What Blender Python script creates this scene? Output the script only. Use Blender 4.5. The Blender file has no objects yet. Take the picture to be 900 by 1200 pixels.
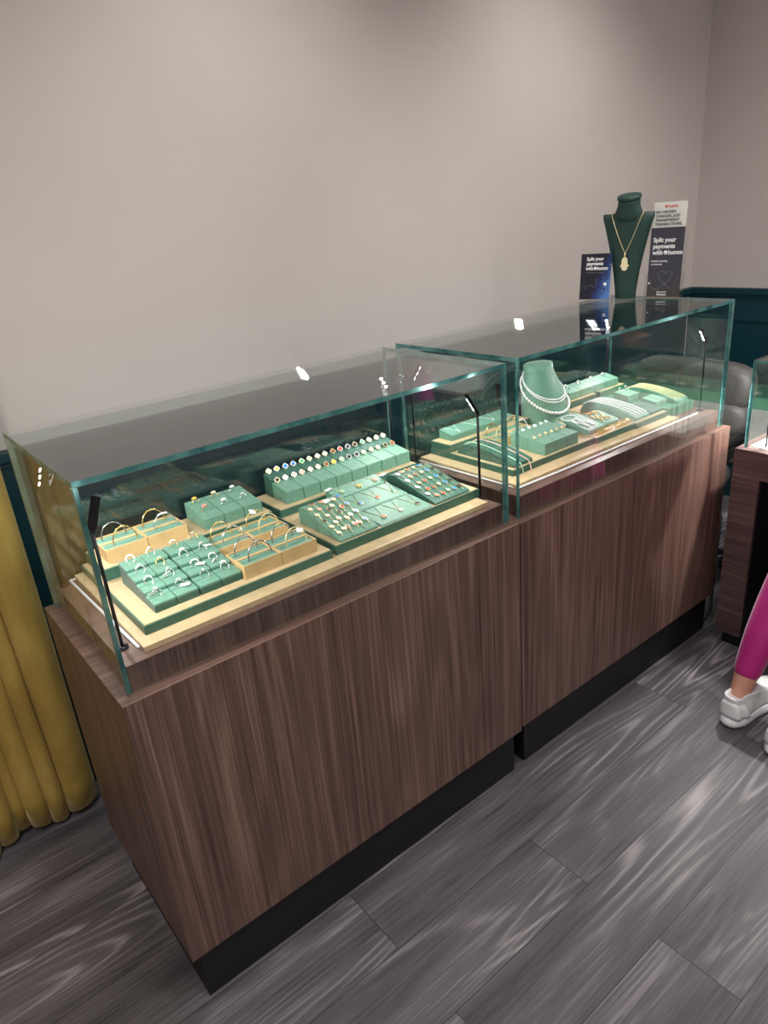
import bpy, bmesh, math, random
from mathutils import Vector, Matrix, Euler
random.seed(7)
S = bpy.context.scene
COL = S.collection
PI = math.pi
sin, cos = math.sin, math.cos

# ------------------------------------------------------------------ materials
def new_mat(name):
    m = bpy.data.materials.new(name); m.use_nodes = True
    nt = m.node_tree
    for n in list(nt.nodes): nt.nodes.remove(n)
    out = nt.nodes.new('ShaderNodeOutputMaterial')
    return m, nt, out
def N(nt, t, **kw):
    n = nt.nodes.new(t)
    for k, v in kw.items():
        if k.startswith('i_'): n.inputs[k[2:].replace('_', ' ')].default_value = v
        else: setattr(n, k, v)
    return n
def rgb(*c): return (c[0], c[1], c[2], 1)
def srgb(r, g, b):
    f = lambda u: (u/255/12.92) if u <= 10 else ((u/255+.055)/1.055)**2.4
    return (f(r), f(g), f(b))
def simple(name, col, rough=.5, metal=0, var=.12, scale=40, bump=0, sheen=0, spec=.5, coat=0, aniso=None):
    """principled with a noise-modulated colour (procedural)"""
    m, nt, out = new_mat(name)
    b = N(nt, 'ShaderNodeBsdfPrincipled')
    tc = N(nt, 'ShaderNodeTexCoord'); nz = N(nt, 'ShaderNodeTexNoise'); nz.inputs['Scale'].default_value = scale
    nz.inputs['Detail'].default_value = 3
    nt.links.new(tc.outputs['Object'], nz.inputs['Vector'])
    r = N(nt, 'ShaderNodeValToRGB')
    r.color_ramp.elements[0].position = .3; r.color_ramp.elements[1].position = .7
    r.color_ramp.elements[0].color = rgb(*[c*(1-var) for c in col]); r.color_ramp.elements[1].color = rgb(*[min(1, c*(1+var)) for c in col])
    nt.links.new(nz.outputs['Fac'], r.inputs['Fac']); nt.links.new(r.outputs['Color'], b.inputs['Base Color'])
    b.inputs['Roughness'].default_value = rough; b.inputs['Metallic'].default_value = metal
    b.inputs['Specular IOR Level'].default_value = spec
    if sheen: b.inputs['Sheen Weight'].default_value = sheen; b.inputs['Sheen Roughness'].default_value = .4
    if coat: b.inputs['Coat Weight'].default_value = coat
    if bump:
        bp = N(nt, 'ShaderNodeBump'); bp.inputs['Strength'].default_value = bump; bp.inputs['Distance'].default_value = .002
        nt.links.new(nz.outputs['Fac'], bp.inputs['Height']); nt.links.new(bp.outputs['Normal'], b.inputs['Normal'])
    nt.links.new(b.outputs['BSDF'], out.inputs['Surface'])
    return m
def emit(name, col, s):
    m, nt, out = new_mat(name)
    e = N(nt, 'ShaderNodeEmission'); e.inputs['Color'].default_value = rgb(*col); e.inputs['Strength'].default_value = s
    nt.links.new(e.outputs[0], out.inputs['Surface']); return m
def math_n(nt, op, a, b=None, c=None):
    n = nt.nodes.new('ShaderNodeMath'); n.operation = op
    for i, v in enumerate((a, b, c)):
        if v is None: continue
        if isinstance(v, (int, float)): n.inputs[i].default_value = v
        else: nt.links.new(v, n.inputs[i])
    return n.outputs[0]
def ramp(nt, fac, stops):
    r = N(nt, 'ShaderNodeValToRGB'); cr = r.color_ramp
    while len(cr.elements) < len(stops): cr.elements.new(.5)
    for e, (p, c) in zip(cr.elements, stops): e.position = p; e.color = rgb(*c)
    nt.links.new(fac, r.inputs['Fac']); return r.outputs['Color']
def mixc(nt, t, a, b, fac):
    n = N(nt, 'ShaderNodeMix', data_type='RGBA', blend_type=t)
    for s, v in ((6, a), (7, b)):
        if isinstance(v, tuple): n.inputs[s].default_value = v
        else: nt.links.new(v, n.inputs[s])
    if isinstance(fac, (int, float)): n.inputs[0].default_value = fac
    else: nt.links.new(fac, n.inputs[0])
    return n.outputs[2]
def noise(nt, vec, scale, detail=3, dist=0, rough=.5):
    n = N(nt, 'ShaderNodeTexNoise'); n.inputs['Scale'].default_value = scale; n.inputs['Detail'].default_value = detail
    n.inputs['Distortion'].default_value = dist; n.inputs['Roughness'].default_value = rough
    nt.links.new(vec, n.inputs['Vector']); return n.outputs['Fac']
def mapping(nt, vec, scale, loc=(0,0,0)):
    n = N(nt, 'ShaderNodeMapping'); n.inputs['Scale'].default_value = scale; n.inputs['Location'].default_value = loc
    nt.links.new(vec, n.inputs['Vector']); return n.outputs['Vector']

def walnut(name, axis, dark=srgb(64,44,40), mid=srgb(102,77,68), light=srgb(144,114,101), gain=1.0, off=0):
    """veneer with the grain running along one axis: streaks, bands and cathedral contour lines"""
    m, nt, out = new_mat(name)
    b = N(nt, 'ShaderNodeBsdfPrincipled')
    tc = N(nt, 'ShaderNodeTexCoord').outputs['Object']
    def sc(across, along): 
        s = [across]*3; s[axis] = along; return tuple(s)
    L = (off, off*1.7, off*.6)
    fine = noise(nt, mapping(nt, tc, sc(240, 3), L), 1, 3)
    streak = noise(nt, mapping(nt, tc, sc(105, 1.0), L), 1, 4, rough=.7)
    band = noise(nt, mapping(nt, tc, sc(11, .5), L), 1, 2)
    cath = noise(nt, mapping(nt, tc, sc(4.2, .42), L), 1, 1, .15)
    rings = math_n(nt, 'SINE', math_n(nt, 'MULTIPLY', cath, 95))
    rings = math_n(nt, 'MULTIPLY_ADD', rings, .5, .5)
    rings = math_n(nt, 'POWER', rings, 2.5)
    v = math_n(nt, 'MULTIPLY', streak, .75)
    v = math_n(nt, 'MULTIPLY_ADD', fine, .62, v)
    v = math_n(nt, 'MULTIPLY_ADD', band, .24, v)
    v = math_n(nt, 'MULTIPLY_ADD', rings, .09, v)
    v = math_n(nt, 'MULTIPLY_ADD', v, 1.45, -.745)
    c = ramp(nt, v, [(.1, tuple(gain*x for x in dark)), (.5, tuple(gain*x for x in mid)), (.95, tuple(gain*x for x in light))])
    nt.links.new(c, b.inputs['Base Color'])
    b.inputs['Roughness'].default_value = .42
    bp = N(nt, 'ShaderNodeBump'); bp.inputs['Strength'].default_value = .12; bp.inputs['Distance'].default_value = .001
    nt.links.new(fine, bp.inputs['Height']); nt.links.new(bp.outputs['Normal'], b.inputs['Normal'])
    nt.links.new(b.outputs['BSDF'], out.inputs['Surface'])
    return m

def floor_mat():
    m, nt, out = new_mat('grey wood plank')
    b = N(nt, 'ShaderNodeBsdfPrincipled')
    tc = N(nt, 'ShaderNodeTexCoord').outputs['Object']
    br = N(nt, 'ShaderNodeTexBrick'); br.offset = .37; br.offset_frequency = 2; br.squash = 1
    br.inputs['Scale'].default_value = 1; br.inputs['Brick Width'].default_value = 1.22; br.inputs['Row Height'].default_value = .188
    br.inputs['Mortar Size'].default_value = .0011; br.inputs['Mortar Smooth'].default_value = .2
    br.inputs['Color1'].default_value = (0,0,0,1); br.inputs['Color2'].default_value = (1,1,1,1); br.inputs['Mortar'].default_value = (.5,.5,.5,1)
    nt.links.new(mapping(nt, tc, (1,1,1), (.37, .183, 0)), br.inputs['Vector'])
    sep = N(nt, 'ShaderNodeSeparateColor'); nt.links.new(br.outputs['Color'], sep.inputs['Color']); rnd = sep.outputs[0]
    cmb = N(nt, 'ShaderNodeCombineXYZ'); nt.links.new(math_n(nt, 'MULTIPLY', rnd, 37), cmb.inputs[0]); nt.links.new(math_n(nt, 'MULTIPLY', rnd, 91), cmb.inputs[1])
    add = N(nt, 'ShaderNodeVectorMath', operation='ADD'); nt.links.new(tc, add.inputs[0]); nt.links.new(cmb.outputs[0], add.inputs[1])
    v = add.outputs[0]
    cath = noise(nt, mapping(nt, v, (.62, 6.5, 1)), 1, 1.2, .2)
    rings = math_n(nt, 'SINE', math_n(nt, 'MULTIPLY', cath, 110))
    rings = math_n(nt, 'POWER', math_n(nt, 'MULTIPLY_ADD', rings, .5, .5), 2.6)
    mask = noise(nt, mapping(nt, v, (1.3, 4, 1), (5,3,0)), 1, 2)
    mask = math_n(nt, 'MULTIPLY_ADD', mask, 3.2, -1.25)
    mask.node.use_clamp = True
    fine = noise(nt, mapping(nt, v, (5, 170, 1)), 1, 3, 0, .6)
    tone = noise(nt, mapping(nt, v, (1.6, 9, 1), (9,1,0)), 1, 3)
    a = math_n(nt, 'MULTIPLY', math_n(nt, 'MULTIPLY', rings, mask), .40)
    a = math_n(nt, 'MULTIPLY_ADD', fine, .70, a)
    a = math_n(nt, 'MULTIPLY_ADD', tone, 1.15, a)
    a = math_n(nt, 'MULTIPLY_ADD', rnd, .10, a)
    a = math_n(nt, 'MULTIPLY_ADD', a, 1.0, -.58)
    c = ramp(nt, a, [(.10, srgb(54,51,55)), (.5, srgb(98,93,97)), (.95, srgb(170,163,165))])
    c = mixc(nt, 'MIX', c, rgb(*srgb(36,34,36)), br.outputs['Fac'])
    nt.links.new(c, b.inputs['Base Color'])
    rr = math_n(nt, 'MULTIPLY_ADD', fine, .2, .36); nt.links.new(rr, b.inputs['Roughness'])
    bp = N(nt, 'ShaderNodeBump'); bp.inputs['Strength'].default_value = .2; bp.inputs['Distance'].default_value = .001
    nt.links.new(a, bp.inputs['Height']); nt.links.new(bp.outputs['Normal'], b.inputs['Normal'])
    nt.links.new(b.outputs['BSDF'], out.inputs['Surface'])
    return m

def glass_mat(name, tint, index=1.52):
    """clear flat sheet: transparent plus Fresnel mirror at each face of the slab"""
    m, nt, out = new_mat(name)
    g = N(nt, 'ShaderNodeNewGeometry')
    ior = math_n(nt, 'MULTIPLY_ADD', g.outputs['Backfacing'], 1/index-index, index)
    fr = N(nt, 'ShaderNodeFresnel'); nt.links.new(ior, fr.inputs['IOR'])
    tc = N(nt, 'ShaderNodeTexCoord').outputs['Object']
    nz = noise(nt, tc, 3, 1)
    t = ramp(nt, nz, [(.3, tuple(x*.995 for x in tint)), (.7, tint)])
    tr = N(nt, 'ShaderNodeBsdfTransparent'); nt.links.new(t, tr.inputs['Color'])
    gl = N(nt, 'ShaderNodeBsdfGlossy'); gl.inputs['Roughness'].default_value = 0.0
    mx = N(nt, 'ShaderNodeMixShader'); nt.links.new(fr.outputs[0], mx.inputs[0])
    nt.links.new(tr.outputs[0], mx.inputs[1]); nt.links.new(gl.outputs[0], mx.inputs[2])
    nt.links.new(mx.outputs[0], out.inputs['Surface'])
    return m
def edge_mat():
    m, nt, out = new_mat('teal ground glass edge')
    b = N(nt, 'ShaderNodeBsdfPrincipled')
    tc = N(nt, 'ShaderNodeTexCoord').outputs['Object']
    c = ramp(nt, noise(nt, tc, 25, 3), [(.3, srgb(34,98,100)), (.7, srgb(98,158,154))])
    nt.links.new(c, b.inputs['Base Color']); b.inputs['Roughness'].default_value = .22
    b.inputs['Transmission Weight'].default_value = .35
    nt.links.new(b.outputs[0], out.inputs['Surface']); return m
def wall_mat(name, col, var=.02, rough=.75):
    return simple(name, col, rough, 0, var, 3, 0.0, spec=.25)

M = {}
M['walnut_v'] = walnut('walnut veneer upright grain', 2)
M['walnut_v2'] = walnut('walnut veneer upright grain on right counter', 2, off=7.3)
M['walnut_deck_shade'] = walnut('walnut veneer deck', 2, gain=.68, off=3.1)  # darkened copy for the deck sides, their shade put into the colour
M['walnut_top'] = walnut('walnut veneer deck top', 0, gain=1.0, off=5.1)
M['walnut_y'] = walnut('walnut veneer level grain', 1, dark=srgb(60,44,44), mid=srgb(94,74,72), light=srgb(126,102,98), off=11)
M['floor'] = floor_mat()
M['wall'] = wall_mat('warm grey wall paint', srgb(190,181,176))
M['ceil'] = wall_mat('ceiling paint', srgb(205,200,195))
M['teal'] = simple('dark teal satin paint', srgb(4,46,54), .42, 0, .05, 6)
M['glass'] = glass_mat('clear sheet glass', (.985, .997, .992))
M['glass_rear'] = glass_mat('tinted rear sliding glass', (.80, .90, .90), 1.95)
M['acrylic'] = glass_mat('clear acrylic', (.985, .99, .99))
M['edge'] = edge_mat()
M['black'] = simple('black plinth laminate', srgb(11,11,13), .5, 0, .15, 20)
M['blackmetal'] = simple('black anodised metal', srgb(26,25,30), .32, .7, .1, 60)
M['oak'] = simple('pale oak', srgb(192,168,130), .5, 0, .12, 30)
M['oak2'] = simple('pale oak box', srgb(204,174,122), .5, 0, .1, 24)
M['green'] = simple('green leatherette', srgb(98,142,122), .5, 0, .1, 90, .12, .15)
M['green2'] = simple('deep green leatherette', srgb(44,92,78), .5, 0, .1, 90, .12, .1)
M['greend'] = simple('green groove', srgb(22,50,42), .8, 0, .1, 90)
M['trayside'] = simple('green tray side', srgb(50,96,80), .45, 0, .1, 60)
M['bust'] = simple('dark green bust leatherette', srgb(27,60,54), .55, 0, .1, 120, .15)
M['emerald'] = simple('emerald green card', srgb(58,112,84), .5, 0, .06, 30)
M['gold'] = simple('polished gold', (.95,.66,.26), .22, 1, .08, 200)
M['gold2'] = simple('pale gold chain', (.98,.80,.48), .3, .8, .08, 200)
M['silver'] = simple('polished silver', (.86,.87,.88), .2, 1, .05, 200)
M['whitegold'] = simple('bright white metal', (.93,.93,.94), .35, .45, .05, 200)
M['darksilver'] = simple('dark silver', (.45,.42,.44), .25, 1, .1, 200)
M['gem'] = simple('clear stone', (.95,.96,.98), .08, 0, .05, 400, coat=1)
GEMC = dict(white=(.92,.92,.90), red=(.75,.10,.06), coral=(.86,.32,.24), blue=(.03,.25,.80), green=(.10,.55,.32), black=(.05,.05,.05), yellow=(.88,.58,.10),
            pink=(.85,.50,.45), mint=(.45,.72,.55), brown=(.28,.10,.05), cream=(.90,.80,.62))
for k, c in GEMC.items(): M['g_'+k] = simple(k+' inlay', c, .25, 0, .06, 300)
M['tag'] = simple('white tag card', (.9,.9,.9), .6, 0, .03, 50)
M['cord'] = simple('white plastic', (.88,.88,.9), .4, 0, .03, 50)
M['rubber'] = simple('black rubber', (.02,.02,.022), .5, 0, .1, 50)
M['led'] = emit('white led', (1,.97,.92), 45)
M['chair'] = simple('charcoal chair leather', srgb(72,70,68), .5, 0, .1, 60, .1)
M['chairblack'] = simple('black chair plastic', srgb(24,24,25), .3, 0, .1, 60)
M['blue'] = simple('royal blue plastic', (.02,.03,.75), .4, 0, .1, 60)
M['white'] = simple('white paper', (.9,.88,.84), .6, 0, .02, 20)
M['ink'] = simple('dark print', srgb(66,64,78), .6, 0, .05, 20)
M['inkw'] = simple('white print', (.93,.93,.95), .6, 0, .02, 20)
M['inkb'] = simple('black print', srgb(40,36,44), .6, 0, .02, 20)
M['inkr'] = simple('red print', srgb(214,70,66), .6, 0, .02, 20)
M['line'] = simple('grey line print', srgb(140,140,150), .6, 0, .02, 20)
M['skin'] = simple('skin', srgb(206,150,128), .55, 0, .06, 40)
M['magenta'] = simple('magenta stretch knit', srgb(176,22,116), .65, 0, .08, 90, .05, .3)
M['shoe'] = simple('white running shoe knit', (.82,.82,.83), .65, 0, .05, 160, .15)
M['sole'] = simple('white foam sole', (.88,.88,.90), .5, 0, .03, 40)
M['hair'] = simple('dark brown hair', srgb(52,34,26), .5, 0, .25, 120)
M['top'] = simple('black jersey', srgb(30,30,34), .7, 0, .1, 60)

def velvet():
    m, nt, out = new_mat('mustard velvet')
    b = N(nt, 'ShaderNodeBsdfPrincipled')
    tc = N(nt, 'ShaderNodeTexCoord').outputs['Object']
    a = noise(nt, mapping(nt, tc, (9, 9, 3)), 1, 4, .4)
    f = noise(nt, tc, 260, 2)
    v = math_n(nt, 'MULTIPLY_ADD', f, .25, math_n(nt, 'MULTIPLY', a, .8))
    c = ramp(nt, v, [(.3, srgb(138,110,52)), (.55, srgb(174,144,74)), (.8, srgb(200,170,98))])
    nt.links.new(c, b.inputs['Base Color']); b.inputs['Roughness'].default_value = .75
    b.inputs['Sheen Weight'].default_value = .5; b.inputs['Sheen Roughness'].default_value = .35
    b.inputs['Sheen Tint'].default_value = rgb(.9,.78,.45)
    b.inputs['Specular IOR Level'].default_value = .1
    nt.links.new(b.outputs[0], out.inputs['Surface']); return m
M['velvet'] = velvet()
def signprint():
    """dark card with a blue glittering shape rising to one side"""
    m, nt, out = new_mat('dark card with blue glitter')
    b = N(nt, 'ShaderNodeBsdfPrincipled')
    tc = N(nt, 'ShaderNodeTexCoord').outputs['Object']
    sx = N(nt, 'ShaderNodeSeparateXYZ'); nt.links.new(tc, sx.inputs[0])
    x, z = sx.outputs[0], sx.outputs[2]
    d = math_n(nt, 'ADD', math_n(nt, 'MULTIPLY', x, 12), math_n(nt, 'MULTIPLY', math_n(nt, 'SUBTRACT', .075, z), 5.2))
    d = math_n(nt, 'MULTIPLY_ADD', noise(nt, tc, 45, 3), .7, math_n(nt, 'SUBTRACT', d, .38))
    sp = N(nt, 'ShaderNodeTexVoronoi'); sp.inputs['Scale'].default_value = 300; nt.links.new(tc, sp.inputs['Vector'])
    k = math_n(nt, 'MULTIPLY', d, math_n(nt, 'MULTIPLY_ADD', sp.outputs['Distance'], 1.3, .35)); k.node.use_clamp = True
    c = ramp(nt, k, [(.05, srgb(42,42,58)), (.35, srgb(40,58,118)), (.8, srgb(92,132,205))])
    nt.links.new(c, b.inputs['Base Color']); b.inputs['Roughness'].default_value = .3
    nt.links.new(b.outputs[0], out.inputs['Surface']); return m
M['signprint'] = signprint()

# ------------------------------------------------------------------ mesh helpers
class MB:
    def __init__(s): s.v, s.f, s.m, s.sm = [], [], [], []
    def add(s, vs, fs, m=0, T=None, smooth=False):
        o = len(s.v)
        s.v += [(T @ Vector(v)) if T is not None else Vector(v) for v in vs]
        for f in fs: s.f.append([i+o for i in f]); s.m.append(m); s.sm.append(smooth)
        return s
    def box(s, x0, x1, y0, y1, z0, z1, m=0, T=None):
        vs = [(x0,y0,z0),(x1,y0,z0),(x1,y1,z0),(x0,y1,z0),(x0,y0,z1),(x1,y0,z1),(x1,y1,z1),(x0,y1,z1)]
        fs = [(0,3,2,1),(4,5,6,7),(0,1,5,4),(1,2,6,5),(2,3,7,6),(3,0,4,7)]
        return s.add(vs, fs, m, T)
    def prism(s, poly, off, m=0, T=None, smooth=False):
        n = len(poly); off = Vector(off); p = [Vector(q) for q in poly]
        vs = p + [q+off for q in p]
        fs = [tuple(range(n-1,-1,-1)), tuple(range(n, 2*n))] + [(i,(i+1)%n,(i+1)%n+n,i+n) for i in range(n)]
        return s.add(vs, fs, m, T, smooth)
    def prism_x(s, yz, x0, x1, m=0, T=None):
        return s.prism([(x0,y,z) for y, z in yz], (x1-x0,0,0), m, T)
    def tube(s, pts, r, n=6, m=0, closed=False, T=None, smooth=True):
        P = [Vector(p) for p in pts]; k = len(P); vs, fs = [], []
        rr = r if isinstance(r, (list, tuple)) else [r]*k
        prev = None
        for i, p in enumerate(P):
            if closed: t = P[(i+1)%k]-P[i-1]
            else: t = P[min(i+1,k-1)]-P[max(i-1,0)]
            t = t.normalized() if t.length > 1e-9 else Vector((0,0,1))
            if prev is None:
                a = t.orthogonal().normalized()
            else:
                a = prev - t*prev.dot(t)
                a = a.normalized() if a.length > 1e-6 else t.orthogonal().normalized()
            prev = a; b = t.cross(a)
            for j in range(n):
                th = 2*PI*j/n; vs.append(p + (a*cos(th)+b*sin(th))*rr[i])
        kk = k if closed else k-1
        for i in range(kk):
            for j in range(n):
                i2 = (i+1)%k
                fs.append((i*n+j, i*n+(j+1)%n, i2*n+(j+1)%n, i2*n+j))
        if not closed: fs += [tuple(range(n-1,-1,-1)), tuple((k-1)*n+j for j in range(n))]
        return s.add(vs, fs, m, T, smooth)
    def lathe(s, prof, n=20, m=0, c=(0,0,0), sx=1, sy=1, T=None, smooth=True):
        vs, fs = [], []
        for r, z in prof:
            for j in range(n):
                th = 2*PI*j/n; vs.append((c[0]+r*sx*cos(th), c[1]+r*sy*sin(th), c[2]+z))
        k = len(prof)
        for i in range(k-1):
            for j in range(n): fs.append((i*n+j, i*n+(j+1)%n, (i+1)*n+(j+1)%n, (i+1)*n+j))
        fs += [tuple(range(n-1,-1,-1)), tuple((k-1)*n+j for j in range(n))]
        return s.add(vs, fs, m, T, smooth)
    def loft(s, rings, m=0, T=None, smooth=True, caps=True):
        n = len(rings[0]); k = len(rings); vs = [p for r in rings for p in r]; fs = []
        for i in range(k-1):
            for j in range(n): fs.append((i*n+j, i*n+(j+1)%n, (i+1)*n+(j+1)%n, (i+1)*n+j))
        if caps: fs += [tuple(range(n-1,-1,-1)), tuple((k-1)*n+j for j in range(n))]
        return s.add(vs, fs, m, T, smooth)
    def ball(s, c, r, m=0, T=None, n=6, k=4):
        prof = [(max(1e-4, r*sin(PI*i/k)), -r*cos(PI*i/k)) for i in range(k+1)]
        prof[0] = (r*.05, -r); prof[-1] = (r*.05, r)
        return s.lathe(prof, n, m, c, T=T)
    def mesh(s, name, mats, shift=None):
        me = bpy.data.meshes.new(name)
        vs = [tuple(v-shift) if shift is not None else tuple(v) for v in s.v]
        me.from_pydata(vs, [], s.f)
        for mt in mats: me.materials.append(M[mt])
        for p, mi, sm in zip(me.polygons, s.m, s.sm): p.material_index = mi; p.use_smooth = sm
        me.update()
        bm = bmesh.new(); bm.from_mesh(me); bmesh.ops.recalc_face_normals(bm, faces=bm.faces); bm.to_mesh(me); bm.free()
        return me
    def build(s, name, mats, parent=None, bevel=0, local=False, seg=2):
        if isinstance(mats, str): mats = [mats]
        sh = parent.location.copy() if (parent is not None and not local) else None
        o = bpy.data.objects.new(name, s.mesh(name, mats, sh)); COL.objects.link(o)
        if parent is not None: o.parent = parent
        if bevel:
            b = o.modifiers.new('bevel', 'BEVEL'); b.width = bevel; b.segments = seg; b.limit_method = 'ANGLE'; b.angle_limit = .6
        return o
def tag(o, label, cat, group=None):
    o['label'] = label; o['category'] = cat
    if group: o['group'] = group
    return o
def thing(name, label, cat, loc=(0,0,0), rot=(0,0,0), group=None):
    o = bpy.data.objects.new(name, None); COL.objects.link(o)
    o.location = loc; o.rotation_euler = rot; o.empty_display_size = .02
    return tag(o, label, cat, group)
def struct(name, mb, mats, bevel=0, parent=None):
    o = mb.build(name, mats, parent, bevel)
    if parent is None: o['kind'] = 'structure'
    return o
def put(name, me, parent=None, loc=None, rot=None):
    o = bpy.data.objects.new(name, me); COL.objects.link(o)
    if parent is not None: o.parent = parent
    if loc is not None: o.location = loc
    if rot is not None: o.rotation_euler = rot
    return o
_cache = {}
def cached(key, fn):
    if key not in _cache: _cache[key] = fn()
    return _cache[key]
def arc(cx, cy, cz, rx, rz, a0, a1, n):
    return [(cx+rx*cos(a0+(a1-a0)*i/n), cy, cz+rz*sin(a0+(a1-a0)*i/n)) for i in range(n+1)]
ORD = ['first','second','third','fourth','fifth','sixth','seventh','eighth']

# ------------------------------------------------------------------ room shell
XL, XR, YF, YB, ZC = -2.4, 3.38, -3.6, .90, 2.72
struct('floor', MB().box(XL-.1, XR+.1, YF-.1, YB+.1, -.05, 0), 'floor')
struct('ceiling', MB().box(XL-.1, XR+.1, YF-.1, YB+.1, ZC, ZC+.05), 'ceil')
struct('wall_back', MB().box(XL-.1, XR+.1, YB, YB+.1, 0, ZC), 'wall')
struct('wall_right', MB().box(XR, XR+.1, YF-.1, YB, 0, ZC), 'wall')
struct('wall_left', MB().box(XL-.1, XL, YF-.1, YB, 0, ZC), 'wall')
struct('wall_front', MB().box(XL, XR, YF-.1, YF, 0, ZC), 'wall')
ZD = 1.075
def dado(name_i, along, a0, a1):
    mb = MB()
    def b(u0, u1, d0, d1, z0, z1):
        if along == 'x': mb.box(u0, u1, YB-d1, YB-d0, z0, z1)
        else: mb.box(XR-d1, XR-d0, u0, u1, z0, z1)
    b(a0, a1, 0, .010, 0, ZD-.03)
    b(a0, a1, 0, .030, ZD-.030, ZD)          # rail
    b(a0, a1, 0, .020, ZD-.045, ZD-.030)
    b(a0, a1, .010, .022, 0, .11)            # skirting
    L = a1-a0; n = max(1, round(L/1.15)); w = L/n
    for i in range(n if along == 'y' else 0):
        u0, u1 = a0+i*w+.07, a0+(i+1)*w-.07; z0, z1 = .20, ZD-.135
        for (p, q, r, t) in ((u0, u1, z0, z0+.022), (u0, u1, z1-.022, z1), (u0, u0+.022, z0, z1), (u1-.022, u1, z0, z1)):
            b(p, q, .010, .022, r, t)
    struct('trim_%d' % name_i, mb, 'teal', .003)
dado(1, 'x', XL, XR-.03)
dado(2, 'y', YF, YB)

# ------------------------------------------------------------------ counters with glass hoods
def pane(parent, name, x0, x1, y0, y1, z0, z1, thin):
    """flat glass slab, polished faces clear, cut edges teal"""
    mb = MB().box(x0, x1, y0, y1, z0, z1)
    # face order: bottom, top, front, right, back, left
    clear = {'z': (0,1,4), 'y': (0,1,2,4), 'x': (0,1,3,5)}[thin]
    mb.m = [0 if i in clear else 1 for i in range(6)]
    return mb.build(name, ['glass_rear' if name == 'rear_glass' else 'glass','edge'], parent)
def counter(x0, W, y0, D, zb, zt, zdeck, zg, label, wood):
    x1, y1 = x0+W, y0+D
    t = thing('display_counter', label, 'counter', (x0+W/2, y0+D/2, 0))
    MB().box(x0+.02, x1-.02, y0+.014, y1-.02, 0, zb).build('plinth', 'black', t, .001)
    cb = MB().box(x0, x1, y0, y1, zb, zt); cb.m[1] = 1; cb.build('cabinet_body', [wood,'walnut_top'], t, .0012)
    dk = MB().box(x0+.031, x1-.031, y0+.031, y1-.031, zt, zdeck); dk.m[1] = 1; dk.build('deck', ['walnut_deck_shade','walnut_top'], t)
    g, th = .019, .010
    a0, a1, b0, b1 = x0+g, x1-g, y0+g, y1-g
    pane(t, 'front_glass', a0, a1, b0, b0+th, zt+.0005, zg-th-.0005, 'y')
    pane(t, 'rear_glass', a0, a1, b1-th, b1, zt+.0005, zg-th-.0005, 'y')
    pane(t, 'side_glass', a0, a0+th, b0+th+.0005, b1-th-.0005, zt+.0005, zg-th-.0005, 'x')
    pane(t, 'side_glass', a1-th, a1, b0+th+.0005, b1-th-.0005, zt+.0005, zg-th-.0005, 'x')
    pane(t, 'top_glass', a0, a1, b0, b1, zg-th, zg, 'z')
    return t
P = .854          # deck height inside both hoods
counter(0, 1.034, 0, .4994, .1417, .80, P, 1.210, 'walnut display counter on the left by the yellow curtain, rings and bangles under glass', 'walnut_v')
counter(1.042, 1.060, .004, .494, .1475, .7953, P-.003, 1.2125, 'walnut display counter on the right with sign, bust and leaflets on its glass top', 'walnut_v2')

def lamp(x, y, z0, zp, lean, label, power, aim, head=.062):
    t = thing('display_lamp', label, 'lamp', (x, y, z0), group='slim black lamps in the glass cases')
    MB().lathe([(.011,0),(.011,.004),(.005,.006)], 16, 0, (x,y,z0)).build('base', 'blackmetal', t)
    MB().tube([(x,y,z0+.004),(x,y,zp)], .0034, 10).build('pole', 'blackmetal', t)
    p0 = Vector((x,y,zp-.004)); d = Vector((lean[0], lean[1], lean[2])).normalized()
    inward = Vector((aim[0]-x, aim[1]-y, 0)).normalized()
    n = (inward - d*inward.dot(d)).normalized()
    if n.z > 0: n = n
    s = d.cross(n)
    R = Matrix((( s.x, n.x, d.x, p0.x), (s.y, n.y, d.y, p0.y), (s.z, n.z, d.z, p0.z), (0,0,0,1)))
    MB().box(-.008, .008, -.0045, .0045, 0, head, T=R).build('lamp_head', 'blackmetal', t, .0015)
    for k in range(3):
        c = head*(.26+.26*k)
        T = R @ Matrix.Translation((0, .0046, c)) @ Matrix.Rotation(-PI/2, 4, 'X')
        MB().lathe([(.0042,0),(.0042,.0006)], 10, T=T).build('led', 'led', t)
    L = bpy.data.lights.new('case_light', 'AREA'); L.shape = 'RECTANGLE'; L.size = .012; L.size_y = .05; L.energy = power; L.color = (1,.98,.95)
    lo = bpy.data.objects.new('case_light', L); COL.objects.link(lo)
    pos = R @ Vector((0, .012, head*.5)); lo.location = pos
    lo.rotation_euler = (Vector(aim)-pos).to_track_quat('-Z', 'Y').to_euler()
    return t
lamp(.049, .097, P, 1.098, (.020,0,.055), 'black upright lamp in the near left corner of the left case', 1.35, (.42,.27,P))
lamp(.994, .097, P, 1.088, (-.034,0,.05), 'black lamp with lit LEDs in the front right corner of the left case', 1.35, (.62,.27,P))
lamp(.046, .455, P, 1.085, (.012,-.012,.05), 'black lamp in the rear left corner of the left case', .9, (.4,.2,P))
lamp(1.000, .452, P, 1.10, (-.034,-.01,.05), 'black lamp in the rear right corner of the left case', .8, (.7,.2,P))
lamp(1.088, .455, P-.003, 1.10, (.03,-.01,.05), 'black lamp in the rear left corner of the right case', 1.2, (1.4,.2,P))
lamp(1.085, .100, P-.003, 1.08, (.0,.010,.06), 'black lamp in the front left corner of the right case', 1.2, (1.45,.3,P))
lamp(2.040, .084, P-.003, 1.085, (-.040,0,.05), 'black lamp with lit LEDs at the right end of the right case', 1.4, (1.6,.28,P))
lamp(2.040, .455, P-.003, 1.10, (-.034,-.01,.05), 'black lamp in the rear right corner under the dark bust', 1.2, (1.75,.2,P))

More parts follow.
